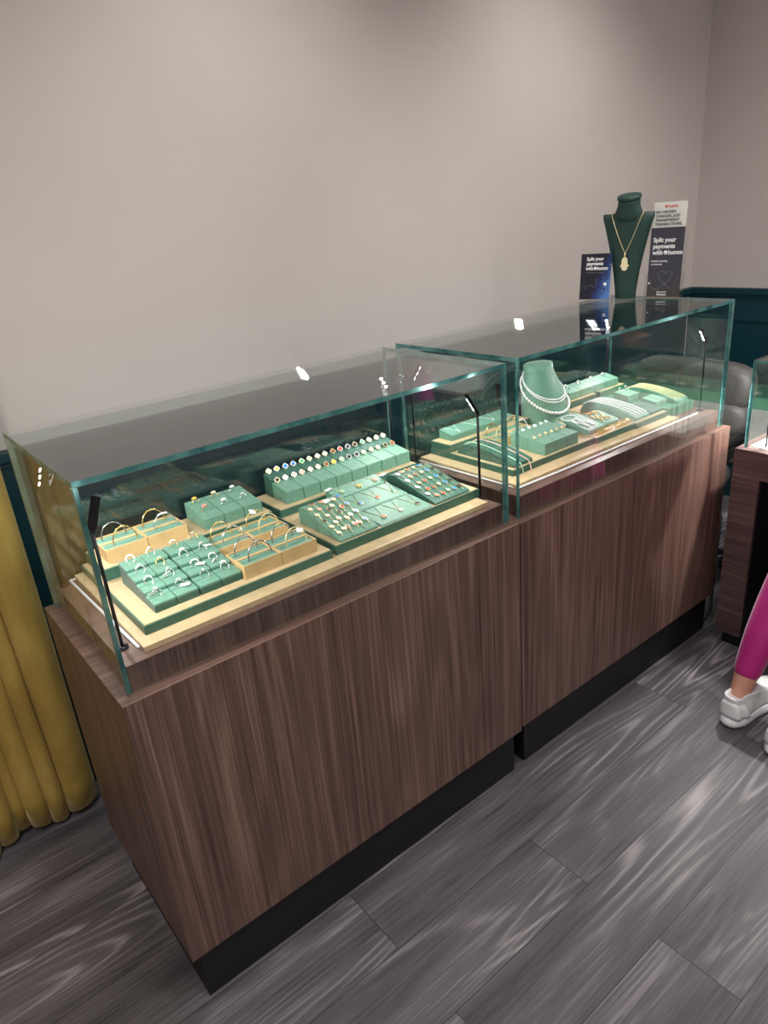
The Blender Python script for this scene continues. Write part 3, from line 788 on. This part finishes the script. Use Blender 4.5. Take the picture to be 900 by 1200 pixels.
def loop_necklace(name, pts, r, bead, mat, label):
    o = thing(name, label, 'necklace', (bx,by-.03,bz+.1), group='white necklaces on the pale green bust')
    MB().tube(pts, r, 6, closed=True).build('chain', mat, o)
    mb = MB(); P_ = [Vector(p) for p in pts]+[Vector(pts[0])]; acc = 0
    for a, b in zip(P_, P_[1:]):
        L = (b-a).length; u = 0
        while acc+(L-u) >= bead*2.1: u += bead*2.1-acc; acc = 0; mb.ball(a.lerp(b,u/L), bead)
        acc += L-u
    mb.build('stones', mat, o)
loop_necklace('necklace', drape(bz+.150, bz+.030, .007, 1.15), .0014, .0052, 'whitegold', 'long chunky white stone necklace on the pale green bust')
loop_necklace('necklace', drape(bz+.160, bz+.066, .004, 1.3), .0010, .0030, 'whitegold', 'shorter white stone necklace on the pale green bust, outer strand')
loop_necklace('necklace', drape(bz+.162, bz+.075, .004, 1.3), .0010, .0028, 'whitegold', 'shortest white stone necklace on the pale green bust, inner strand')

# tennis bracelets on a long arch
topD = arch_pad('bracelet_pad', 1.722, 1.800, .122, .335, q2, .893, .921, 'long arched green pad with white tennis bracelets', 'green')
for k in range(4):
    chain_path('bracelet', over(topD, 1.732+.018*k, .132, .322, 20, .0022, -.012), .0012, 'whitegold', 'white tennis bracelet, %s from the left on the long arched pad' % ORD[k], 'bracelet', 'white tennis bracelets on the arched pad', .0030, 'whitegold')
arch_pad('bracelet_pad', 1.808, 1.876, .124, .24, q2, .892, .902, 'low dark green pad beside the tennis bracelets', 'green2')

# rear four-column ring block
for c in range(4):
    x0 = 1.745+c*.0715; x1 = x0+.0698
    t = thing('ring_stand', 'green block on the rear riser of right case, %s from left of four' % ORD[c], 'ring stand', ((x0+x1)/2,.42,.905), group='green blocks on the rear riser')
    MB().prism_x([(.398,.905),(.398,.929),(.399,.931),(.452,.943),(.454,.941),(.454,.905)], x0, x1).build('block', 'green', t, .001)
    ring((x0+x1)/2, .425, .9365, 'silver', 'gem', 'flower', 'silver flower ring on the %s rear riser block of the right case' % ORD[c], 'silver rings on the rear riser', tilt=-1.0, spin=.3)
# small pair blocks
for b, (x0, y0, w) in enumerate(((1.903,.272,.036),(1.903,.165,.033))):
    for c in range(2):
        a0 = x0+c*w; a1 = a0+w-.0015
        t = thing('ring_stand', 'small green block in the right end tray, %s of the %s pair' % (['left','right'][c], ['rear','front'][b]), 'ring stand', ((a0+a1)/2,y0+.03,q2), group='small green blocks in the end tray')
        MB().prism_x([(y0,q2),(y0,q2+.022-.006*b),(y0+.055,q2+.030-.006*b),(y0+.057,q2+.028-.006*b),(y0+.057,q2)], a0, a1).build('block', 'green', t, .001)
        if b == 0: ring((a0+a1)/2, y0+.036, q2+.0255, 'silver', 'gem', 'halo', 'silver halo ring on the %s small block of the end tray' % ['left','right'][c], 'silver rings on the small blocks', tilt=-.6)
# gold chains on arched pad at the end
topE = arch_pad('bracelet_pad', 1.972, 2.040, .130, .340, q2, .892, .918, 'arched green pad with gold chain bracelets at the right end', 'green')
for k in range(5):
    chain_path('bracelet', over(topE, 1.978+.0135*k, .138, .33, 20, .0022, -.006), .0012, 'gold2', 'gold chain bracelet, %s from the left on the end arched pad' % ORD[k], 'bracelet', 'gold chains on the end arched pad', .0021, 'gold2')
tag(MB().box(1.985,2.012,.425,.45,.905,.935).build('ring_box', 'blue', None, .002), 'small royal blue box at the rear right of the right case', 'box')

# ------------------------------------------------------------------ text helper
def text(body, size, bold=.0, align='LEFT', spacing=1.0):
    cu = bpy.data.curves.new('lettering', 'FONT'); cu.body = body; cu.size = size; cu.offset = bold; cu.align_x = align
    cu.space_line = spacing; cu.extrude = .0001; cu.resolution_u = 3
    o = bpy.data.objects.new('lettering_tmp', cu); COL.objects.link(o)
    bpy.context.view_layer.update()
    me = bpy.data.meshes.new_from_object(o.evaluated_get(bpy.context.evaluated_depsgraph_get()))
    bpy.data.objects.remove(o); bpy.data.curves.remove(cu)
    return me
def lettering(name, parent, body, size, x, z, y, mat, bold=0, align='LEFT', tilt=0):
    """letters standing in the parent's local XZ plane, facing -Y"""
    me = text(body, size, bold, align); me.materials.clear(); me.materials.append(M[mat])
    o = put(name, me, parent, (x,y,z), (PI/2,0,0)); return o
def dot(mb, x, z, y, r, m=0):
    mb.lathe([(r,0),(r,.0003)], 16, m, T=Matrix.Translation((x,y,z)) @ Matrix.Rotation(PI/2,4,'X'))

GT = 1.2125
# --- small sign, facing the entrance side, leaning back a little
ang = math.radians(-76)
t = thing('counter_sign', 'small dark card sign with blue glitter standing left of the bust', 'sign', (1.957,.462,GT), (-.10,0,ang))
W_, H_ = .108, .153
MB().box(-W_/2-.002, W_/2+.002, .0012, .003, 0, H_+.002).build('clear_stand', ['acrylic'], t, local=True)
MB().box(-W_/2-.002, W_/2+.002, .003, .045, 0, .002).build('stand_foot', ['acrylic'], t, local=True)
MB().box(-W_/2, W_/2, 0, .001, .002, H_).build('printed_card', ['signprint'], t, local=True)
yy = -.0004
for i, s in enumerate(('Split your','payments')):
    lettering('headline', t, s, .0155, -.004, H_-.022-.0155*i, yy, 'inkw', .0007, 'CENTER')
lettering('headline', t, 'with', .0155, -.036, H_-.053, yy, 'inkw', .0007)
lettering('headline', t, 'humm', .0155, .004, H_-.053, yy, 'inkw', .0007)
lm = MB(); dot(lm, -.0025, H_-.0485, yy, .0056); lm.build('round_logo', ['inkw'], t, local=True)
MB().box(-.036,.030,yy,yy+.0003,H_-.0625,H_-.0615).build('small_print', ['line'], t, local=True)
lm = MB(); dot(lm, .036, .052, yy, .0058); lm.build('round_dot', ['inkw'], t, local=True)
MB().tube([(-.05,yy,.03),(-.045,yy,.042),(-.038,yy,.05),(-.033,yy,.042),(-.040,yy,.034),(-.03,yy,.042),(-.02,yy,.05),(-.012,yy,.046),(-.004,yy,.044),(.006,yy,.052),(.004,yy,.072)], .0004, 4).build('line_drawing', ['line'], t, local=True)

# --- dark green bust with gold hamsa pendant
ang = math.radians(-70)
t = thing('necklace_bust', 'dark green flat shouldered bust standing on the right case', 'necklace bust', (2.030,.385,GT), (0,0,ang))
secs = [ # z, half width, front y, back y
 (0,.040,-.020,.024),(.03,.042,-.020,.023),(.09,.052,-.021,.022),(.15,.066,-.023,.020),(.20,.080,-.024,.016),(.24,.092,-.024,.010),(.258,.099,-.022,.006),(.266,.1005,-.017,.006),(.2745,.100,-.008,.006)]
rings = []; n = 32
for z, w, f, b in secs:
    r = []; w *= .84
    for j in range(n):
        a = 2*PI*j/n; ca, sa = cos(a), sin(a)
        x = w*math.copysign(abs(ca)**.7, ca); y = (b if sa > 0 else -f)*math.copysign(abs(sa)**.6, sa)
        r.append((x, y, z))
    rings.append(r)
MB().loft(rings).build('torso', ['bust'], t, local=True)
neck = [(.250,.047,.026),(.268,.050,.027),(.282,.042,.029),(.296,.037,.031),(.308,.0355,.032),(.318,.0355,.033)]
rings = [[(w*cos(2*PI*j/n), d*sin(2*PI*j/n)-.002, z-(.008*sin(2*PI*j/n)*-1 if z > .30 else 0)) for j in range(n)] for z, w, d in neck]
MB().loft(rings).build('neck', ['bust'], t, local=True)
capz = .318
MB().loft([[(.0375*s*cos(2*PI*j/n), .035*s*sin(2*PI*j/n)-.002, capz+dz+.008*sin(2*PI*j/n)*s) for j in range(n)] for s, dz in ((1,0),(1.04,.003),(1.04,.008),(1.0,.011),(.4,.012))]).build('neck_cap', ['bust'], t, local=True)
o = thing('pendant_necklace', 'gold chain with a pale hand shaped pendant hanging on the dark bust', 'necklace', (2.030,.385,GT), (0,0,ang))
ch = MB()
L_ = [(-.049,.006,.286),(-.051,-.016,.274),(-.047,-.0255,.262),(-.036,-.0275,.232),(-.022,-.0280,.196),(-.008,-.0285,.164),(0,-.0288,.150)]
ch.tube(L_, .0013, 6); ch.tube([(-x,y,z) for x,y,z in L_], .0013, 6)
ch.build('chain', ['gold2'], o, local=True)
MB().tube([(0,-.0292,.150),(0,-.0300,.144),(0,-.0296,.136)], .0027, 8).build('bail', ['gold2'], o, local=True)
hp = [(-.0052,.136),(-.0095,.128),(-.0100,.116),(-.0108,.112),(-.0150,.110),(-.0145,.1065),(-.0105,.1060),(-.0095,.098),(-.0045,.094),(0,.0925)]
hp = hp + [(-x,z) for x,z in reversed(hp[:-1])]
hm = MB().prism([(x,-.0305,z) for x,z in hp], (0,.0022,0))
for i in range(7):
    for j in range(3+(i%2)): hm.ball((-.006+.004*j+(.0 if i%2 else .002)-.0, -.0309, .098+.0048*i), .0014, 1, n=5, k=3)
hm.build('hand_pendant', ['gold2','gem'], o, local=True)

# --- leaflet holder
ang = math.radians(-80)
t = thing('leaflet_holder', 'clear acrylic leaflet holder at the right end of the glass top', 'leaflet holder', (2.052,.256,GT), (-.07,0,ang))
hw = .062
MB().box(-hw, hw, .010, .012, 0, .216).build('back_sheet', ['acrylic'], t, local=True)
pk = [(-hw,0),(hw,0),(hw,.082),(hw-.014,.078),(hw-.022,.060),(hw-.034,.038),(hw-.045,.034),(-hw+.045,.034),(-hw+.034,.038),(-hw+.022,.060),(-hw+.014,.078),(-hw,.082)]
MB().prism([(x,-.014,z) for x,z in pk], (0,.0018,0)).build('front_pocket', ['acrylic'], t, local=True)
MB().box(-hw,hw,-.012,.010,0,.002).box(-hw,-hw+.0018,-.012,.010,.002,.080).box(hw-.0018,hw,-.012,.010,.002,.080).build('pocket_frame', ['acrylic'], t, local=True)
t2 = thing('leaflet', 'dark split payment leaflet in the clear holder', 'leaflet', (2.052,.256,GT), (-.07,0,ang))
lw = .054
MB().box(-lw, lw+.002, -.006, -.003, .004, .222).build('card', ['ink'], t2, local=True)
yy = -.0064
for i, s in enumerate(('Split your','payments')): lettering('headline', t2, s, .0190, -lw+.010, .178-.0195*i, yy, 'inkw', .0008)
lettering('headline', t2, 'with', .0190, -lw+.010, .139, yy, 'inkw', .0008); lettering('headline', t2, 'humm', .0190, -lw+.061, .139, yy, 'inkw', .0008)
lm = MB(); dot(lm, -lw+.053, .1445, yy, .0064); lm.build('round_logo', ['inkw'], t2, local=True)
lettering('subheading', t2, 'Flexible spending', .0078, -lw+.008, .116, yy, 'inkw', .0002); lettering('subheading', t2, 'at checkout', .0078, -lw+.008, .106, yy, 'inkw', .0002)
heart = []
for i in range(25):
    a = PI+2*PI*i/24*.93+.22
    heart.append((.0017*16*sin(a)**3*.78+.004, yy, .070+.0017*(13*cos(a)-5*cos(2*a)-2*cos(3*a)-cos(4*a))*.85))
tail = [(-.045,yy,.060),(-.043,yy,.040),(-.034,yy,.028),(-.015,yy,.032),(.004,yy,.046)]
tail2 = [(.004,yy,.046),(.016,yy,.037),(.024,yy,.034)]
MB().tube([( .004+.0235*1.0*sin(a)**3, yy, .069+.0016*(13*cos(a)-5*cos(2*a)-2*cos(3*a)-cos(4*a))) for a in [2*PI*i/30 for i in range(30)]], .0005, 4, closed=True).tube(tail, .0005, 4).tube(tail2, .0005, 4).build('heart_line', ['line'], t2, local=True)
lettering('footer', t2, 'Get started', .0068, -.020, .018, yy, 'inkw', .0003); lettering('footer', t2, 'humm', .0095, -.012, .009, yy, 'inkw', .0005)
lm = MB(); dot(lm, -.016, .0122, yy, .0034); dot(lm, -.048, .048, yy, .0034); lm.build('round_logo', ['inkw'], t2, local=True)
t3 = thing('leaflet', 'white leaflet behind the dark one in the clear holder', 'leaflet', (2.052,.256,GT), (-.07,0,ang))
MB().box(-lw-.001, lw-.001, .004, .0052, .004, .300).build('card', ['white'], t3, local=True)
yy = .0036
lettering('brand_line', t3, 'humm', .0125, -.008, .283, yy, 'inkr', .0004)
lm = MB(); dot(lm, -.0145, .2872, yy, .0046); lm.build('round_logo', ['inkr'], t3, local=True)
for i, s in enumerate(('NO HIDDEN','CHARGES, JUST','TRANSPARENT','TRANSACTIONS.')): lettering('headline', t3, s, .0116, -lw+.007, .266-.0124*i, yy, 'inkb', .0004)

# ------------------------------------------------------------------ third counter on the right
c3x, c3y1, c3y0, c3z = 2.022, -.056, -1.12, .75
t = thing('display_counter', 'walnut counter with open knee space at the right edge', 'counter', (2.28,-.6,0))
X1 = 2.74
MB().box(c3x+.03, X1-.02, c3y1-.085, c3y1-.015, 0, .058).box(c3x+.03, X1-.02, c3y0+.015, c3y0+.085, 0, .058).build('plinth', 'black', t)
MB().box(c3x, X1, c3y1-.089, c3y1, .058, .655).build('end_panel', 'walnut_y', t, .001)
MB().box(c3x, X1, c3y0, c3y0+.089, .058, .655).build('end_panel', 'walnut_y', t, .001)
MB().box(c3x, X1, c3y0, c3y1, .655, c3z).build('top_box', 'walnut_y', t, .001)
MB().box(c3x+.28, c3x+.30, c3y0+.089, c3y1-.089, .03, .655).box(c3x+.008, c3x+.28, c3y1-.094, c3y1-.0895, .03, .6545).box(c3x+.008, c3x+.28, c3y0+.0895, c3y0+.094, .03, .6545).build('knee_shade_panel', 'black', t)  # black back and added side linings paint the shade of the knee recess
g = .020; zg = 1.036; th = .008
a0,a1,b0,b1 = c3x+g, X1-g, c3y0+g, c3y1-g
pane(t,'front_glass', a0,a0+th,b0,b1,c3z+.0005,zg-th-.0005,'x'); pane(t,'rear_glass', a1-th,a1,b0,b1,c3z+.0005,zg-th-.0005,'x')
pane(t,'side_glass', a0+th+.0005,a1-th-.0005,b0,b0+th,c3z+.0005,zg-th-.0005,'y'); pane(t,'side_glass', a0+th+.0005,a1-th-.0005,b1-th,b1,c3z+.0005,zg-th-.0005,'y')
pane(t,'top_glass', a0,a1,b0,b1,zg-th,zg,'z')
tag(MB().box(2.055,2.69,-.98,-.092,c3z+.0005,c3z+.006).build('display_mat','white'), 'white display mat inside the case at the right edge', 'mat')
t = thing('display_box', 'emerald green box holding small dishes inside the right edge case', 'box', (2.58,-.42,c3z+.006))
MB().box(2.47,2.67,-.72,-.150,c3z+.006,c3z+.050).build('box_body','emerald',t,.002)
for i in range(6): MB().lathe([(.008,0),(.013,.003),(.014,.005),(.005,.010)],14,0,(2.52,-.19-.09*i,c3z+.050)).build('dish','whitegold',t)
lamp(2.066, -.135, c3z, .985, (.03,0,.04), 'black lamp at the near corner of the right edge case', 13.0, (2.17,-.20,c3z), .05)
lamp(2.066, -.62, c3z, .985, (.03,0,.04), 'second black lamp along the front of the right edge case', 13.0, (2.19,-.5,c3z), .05)

# ------------------------------------------------------------------ yellow curtain
def curtain():
    mb = MB(); nz = 30; vs = []
    widths = [.104,.038,.052,.030,.046,.095,.052,.07,.11,.05,.08,.06,.10,.07,.09,.06,.10,.08,.06]
    cols = []; s0 = 0
    for w in widths:
        for i in range(14):
            u = i/14; cols.append((s0+w*u, w, u))
        s0 += w
    cols.append((s0, widths[-1], 1.0)); nx = len(cols)-1
    for k in range(nz+1):
        h = k/nz; z = .020+(2.64-.020)*h
        for (sx, w, u) in cols:
            d = min(.095, .045+.62*w)*(1-.2*h)
            y = .850 - d*max(0, sin(PI*u))**.8 + .010*sin(sx*31+1.1+z*.6) + .004*sin(z*3.1+sx*40)
            x = .040 - sx + .012*sin(2*PI*u)*(1-.3*h) + .006*sin(z*1.3+sx*17)
            vs.append((x, y, z + (.006*sin(sx*40) if k == 0 else 0)))
    fs = [(k*(nx+1)+i, k*(nx+1)+i+1, (k+1)*(nx+1)+i+1, (k+1)*(nx+1)+i) for k in range(nz) for i in range(nx)]
    mb.add(vs, fs, 0, None, True)
    o = mb.build('curtain', 'velvet')
    sd = o.modifiers.new('thick','SOLIDIFY'); sd.thickness = .005; sd.offset = 0
    tag(o, 'mustard yellow velvet curtain hanging to the floor at the left', 'curtain')
curtain()

# ------------------------------------------------------------------ office chair behind the right counter
t = thing('office_chair', 'charcoal padded office chair behind the right end of the counters', 'chair', (2.58,.42,0))
def pad(mb, cx, cy, cz, w, h, d, n=28, p=.45):
    """rounded upright cushion, thickness along x"""
    rings = []
    for s, k in ((-1,.80),(-.75,.95),(-.3,1),(.3,1),(.75,.95),(1,.80)):
        rings.append([(cx+s*d/2, cy+w/2*k*math.copysign(abs(cos(2*PI*j/n))**p, cos(2*PI*j/n)), cz+h/2*k*math.copysign(abs(sin(2*PI*j/n))**p, sin(2*PI*j/n))) for j in range(n)])
    mb.loft(rings)
bk = MB(); pad(bk, 2.62, .43, .79, .52, .20, .10, p=.5); pad(bk, 2.615, .43, .66, .51, .16, .11); pad(bk, 2.61, .43, .54, .50, .14, .11); bk.build('backrest','chair',t)
sb = MB(); sb.loft([[(2.37+.25*k*math.copysign(abs(cos(2*PI*j/28))**.5,cos(2*PI*j/28)), .43+.25*k*math.copysign(abs(sin(2*PI*j/28))**.5,sin(2*PI*j/28)), z) for j in range(28)] for k,z in ((.9,.40),(1,.42),(1,.46),(.92,.49))]); sb.build('seat','chair',t)
for s in (-1,1):
    y = .43+s*.275
    MB().tube([(2.56,y,.42),(2.54,y,.56),(2.50,y,.62),(2.36,y,.625),(2.30,y,.60)], .022, 10).build('armrest','chairblack',t)
MB().tube([(2.58,.43,.40),(2.66,.43,.42),(2.68,.43,.56)], .02, 8).build('back_bracket','chairblack',t)
MB().tube([(2.42,.43,.10),(2.42,.43,.41)], .026, 14).build('gas_column','chairblack',t)
for k in range(5):
    a = 2*PI*k/5+.3; ex, ey = 2.42+.28*cos(a), .43+.28*sin(a)
    MB().tube([(2.42,.43,.115),(ex,ey,.075)], [.024,.014], 8).build('base_leg','chairblack',t)
    MB().lathe([(.012,-.018),(.025,-.016),(.025,.016),(.012,.018)],14,T=Matrix.Translation((ex,ey,.026))@Matrix.Rotation(a,4,'Z')@Matrix.Rotation(PI/2,4,'X')).build('castor','chairblack',t)
# cable on the floor between the counters
tag(MB().tube([(2.16,.42,.006),(2.125,.25,.006),(2.095,.10,.006),(2.105,.03,.010),(2.13,.02,.06),(2.15,.03,.22),(2.20,.05,.42)], .0055, 8).build('cable','rubber'), 'black cable looping off the floor between the counters', 'cable')

# ------------------------------------------------------------------ person leaning at the third counter
def skin_obj(name, verts, edges, mat, parent, root=0, sub=2):
    me = bpy.data.meshes.new(name); me.from_pydata([v[0] for v in verts], edges, []); me.materials.append(M[mat])
    o = bpy.data.objects.new(name, me); COL.objects.link(o)
    o.parent = parent
    sk = o.modifiers.new('skin','SKIN'); sk.use_smooth_shade = True
    bm = bmesh.new(); bm.from_mesh(me); lay = bm.verts.layers.skin.verify(); bm.verts.ensure_lookup_table()
    for i, v in enumerate(bm.verts):
        r = verts[i][1]; v[lay].radius = r if isinstance(r, tuple) else (r, r); v[lay].use_root = (i == root)
    bm.to_mesh(me); bm.free()
    ss = o.modifiers.new('sub','SUBSURF'); ss.levels = sub; ss.render_levels = sub
    return o
HX, HY = 1.625, -.318     # left heel
p = thing('person', 'person in magenta leggings and white trainers standing at the right edge', 'person', (0,0,0))
def leg(dx, dy):
    return [((1.86+dx*.5,-.43+dy*.7,.80),.088),((1.885+dx*.7,-.375+dy,.62),.072),((1.868+dx*.8,-.345+dy,.47),.056),((1.812+dx,-.336+dy,.37),.056),((1.748+dx,-.329+dy,.27),.049),((1.702+dx,-.322+dy,.175),.038),((1.674+dx,-.318+dy,.10),.031),((1.685+dx,-.318+dy,.055),.030)]
Ll = leg(0,0); Lr = leg(-.03,-.145)
bv = [((1.855,-.50,.90),.115)] + Ll + Lr
be = [(0,1)]+[(i,i+1) for i in range(1,8)]+[(0,9)]+[(i,i+1) for i in range(9,16)]
n0 = len(bv)
bv += [((1.87,-.50,1.02),.105),((1.90,-.50,1.15),.115),((1.93,-.50,1.28),.11),((1.955,-.50,1.39),.055),((1.985,-.50,1.47),.06),((2.005,-.50,1.55),.078),((2.01,-.50,1.63),.06)]
be += [(0,n0)]+[(n0+i,n0+i+1) for i in range(6)]
for s in (1,-1):
    k = len(bv)
    bv += [((1.935,-.50+s*.14,1.33),.048),((1.99,-.50+s*.20,1.19),.040),((2.04,-.50+s*.19,1.085),.034),((2.13,-.50+s*.13,1.062),.026),((2.18,-.50+s*.11,1.058),.024)]
    be += [(n0+2,k)]+[(k+i,k+i+1) for i in range(4)]
    for f in range(5):
        fx, fy = (2.235,-.50+s*.11+(f-1.5)*.017*s) if f < 4 else (2.205,-.50+s*.075)
        j = len(bv); bv += [(((2.18+fx)/2,(fy-.50+s*.11)/2 if False else fy*.8+(-.50+s*.11)*.2,1.055),.009),((fx,fy,1.050),.0075)]
        be += [(k+4,j),(j,j+1)]
skin_obj('body', bv, be, 'skin', p)
def cover(lst): return [(v, r+.005) for v, r in lst]
lv = [((1.855,-.50,.96),.125)] + cover(Ll[:6]+[((1.690,-.320,.145),.034)]) + cover(Lr[:6]+[((1.660,-.465,.145),.034)])
le = [(0,1)]+[(i,i+1) for i in range(1,7)]+[(0,8)]+[(i,i+1) for i in range(8,14)]
skin_obj('leggings', lv, le, 'magenta', p)
tv = [((1.855,-.50,.86),.136),((1.86,-.50,.95),.132),((1.875,-.50,1.06),.113),((1.902,-.50,1.16),.122),((1.928,-.50,1.29),.116),((1.935,-.36,1.335),.056),((1.96,-.33,1.26),.05),((1.935,-.64,1.335),.056),((1.96,-.67,1.26),.05)]
skin_obj('jersey', tv, [(0,1),(1,2),(2,3),(3,4),(4,5),(5,6),(4,7),(7,8)], 'top', p)
hm = MB(); hm.lathe([(.03,-.06),(.080,-.03),(.094,.02),(.088,.07),(.055,.10),(.01,.11)], 20, 0, (1.988,-.50,1.585), 1.0, .86)
hm.lathe([(.012,-.30),(.03,-.22),(.034,-.12),(.02,-.02),(.012,0)], 14, 0, (1.905,-.50,1.63)); hm.build('hair','hair',p)
def shoe(hx, hy, yaw):
    T = Matrix.Translation((hx,hy,0)) @ Matrix.Rotation(yaw,4,'Z')
    def outline(x0, x1, w, z, n=36, dz=None):
        r = []
        for j in range(n):
            a = 2*PI*j/n; ca, sa = cos(a), sin(a)
            u = (1+math.copysign(abs(ca)**.8, ca))/2; x = x0+(x1-x0)*u
            ww = w*(1-.22*math.exp(-((u-.38)/.2)**2)-.06*(1-u))
            zz = z + (dz(u) if dz else 0)
            r.append((x, ww*math.copysign(abs(sa)**.75, sa), zz))
        return r
    toe = lambda u: .014*max(0,(u-.72)/.28)**2
    heel = lambda u: .006*max(0,(.12-u)/.12)
    so = MB().loft([outline(.012,.262,.040,.001,dz=lambda u: toe(u)+heel(u)), outline(-.012,.276,.048,.007,dz=toe), outline(-.021,.281,.052,.020,dz=toe), outline(-.014,.279,.050,.034,dz=toe), outline(.0,.274,.046,.040,dz=toe)], T=T)
    s = so.build('sole','sole',None)
    up = MB().loft([outline(-.002,.274,.046,.036,dz=toe), outline(-.006,.270,.047,.052), outline(-.009,.248,.045,.068), outline(-.010,.205,.041,.083), outline(-.010,.165,.038,.096), outline(-.012,.128,.036,.106), outline(-.014,.112,.035,.114), outline(-.006,.102,.030,.113), outline(0,.095,.027,.098)], T=T)
    u = up.build('trainer','shoe',None); s.parent = u; 
    hb = MB().loft([outline(-.0125,.060,.0465,.040), outline(-.0135,.056,.0455,.052), outline(-.0135,.048,.042,.070), outline(-.0135,.036,.036,.086), outline(-.0125,.026,.024,.094)], T=T).build('heel_counter','sole',None)
    hb.parent = u
    for k in range(5):
        x = .118+.022*k; z = .112-.0088*k-.003
        MB().tube([(x-.006,-.026,z-.012),(x,-.012,z+.001),(x+.002,.012,z+.001),(x-.004,.026,z-.012)],.0028,6,T=T).build('lace','sole',None).parent = u
    u.parent = p
    return u
shoe(HX, HY, -.10)
shoe(HX-.035, HY-.152, -.12)

# ------------------------------------------------------------------ lights
def area(name, loc, target, size, power, col=(1,.985,.965), sy=None, spread=None):
    L = bpy.data.lights.new(name,'AREA'); L.energy = power; L.color = col; L.size = size
    if sy: L.shape = 'RECTANGLE'; L.size_y = sy
    else: L.shape = 'DISK'
    if spread: L.spread = spread
    o = bpy.data.objects.new(name, L); COL.objects.link(o); o.location = loc
    o.rotation_euler = (Vector(target)-Vector(loc)).to_track_quat('-Z','Y').to_euler(); return o
def spot(name, loc, target, power, angle, blend=.8, size=.05, col=(1,.975,.95)):
    L = bpy.data.lights.new(name,'SPOT'); L.energy = power; L.spot_size = math.radians(angle); L.spot_blend = blend; L.shadow_soft_size = size; L.color = col
    o = bpy.data.objects.new(name, L); COL.objects.link(o); o.location = loc
    o.rotation_euler = (Vector(target)-Vector(loc)).to_track_quat('-Z','Y').to_euler(); return o
for x in (-1.2, .6, 2.4):
    for y in (-2.6, -1.0):
        area('ceiling_light', (x,y,ZC-.02), (x,y,0), .35, 15.5)
for x, pw in ((-.4,25),(.8,42),(2.1,44)):
    spot('wall_washer', (x,.05,ZC-.03), (x+.1,.75,1.35), pw, 95, 1.0, .05)
spot('right_wall_washer', (2.5,-.8,ZC-.03), (3.3,-.2,1.4), 40, 90, 1.0, .08)
spot('curtain_light', (-.9,-.9,ZC-.03), (-.25,.7,.6), 42, 60, .9, .06)
W = bpy.data.worlds.new('room air'); S.world = W; W.use_nodes = True
W.node_tree.nodes['Background'].inputs[0].default_value = (.9,.92,1,1); W.node_tree.nodes['Background'].inputs[1].default_value = .12

# ------------------------------------------------------------------ camera
f_px = 836.5492
cam = bpy.data.cameras.new('camera'); co = bpy.data.objects.new('camera', cam); COL.objects.link(co); S.camera = co
cam.sensor_fit = 'HORIZONTAL'; cam.sensor_width = 36; cam.lens = f_px/900*36; cam.clip_start = .02
yaw, pit, rol = map(math.radians, (-36.8686, -22.6398, -5.2108))
fw = Vector((sin(-yaw)*cos(pit), cos(-yaw)*cos(pit), sin(pit))); rt = Vector((cos(-yaw), -sin(-yaw), 0)); up = rt.cross(fw)
r_ = rt*cos(rol)+up*sin(rol); u_ = -rt*sin(rol)+up*cos(rol)
co.matrix_world = Matrix(((r_.x,u_.x,-fw.x,-.2318),(r_.y,u_.y,-fw.y,-1.1188),(r_.z,u_.z,-fw.z,1.5552),(0,0,0,1)))

S.cycles.transparent_max_bounces = 40; S.cycles.max_bounces = 10; S.cycles.glossy_bounces = 6; S.cycles.diffuse_bounces = 4
S.cycles.sample_clamp_indirect = 6
S.view_settings.view_transform = 'Standard'; S.view_settings.look = 'None'; S.view_settings.exposure = 0
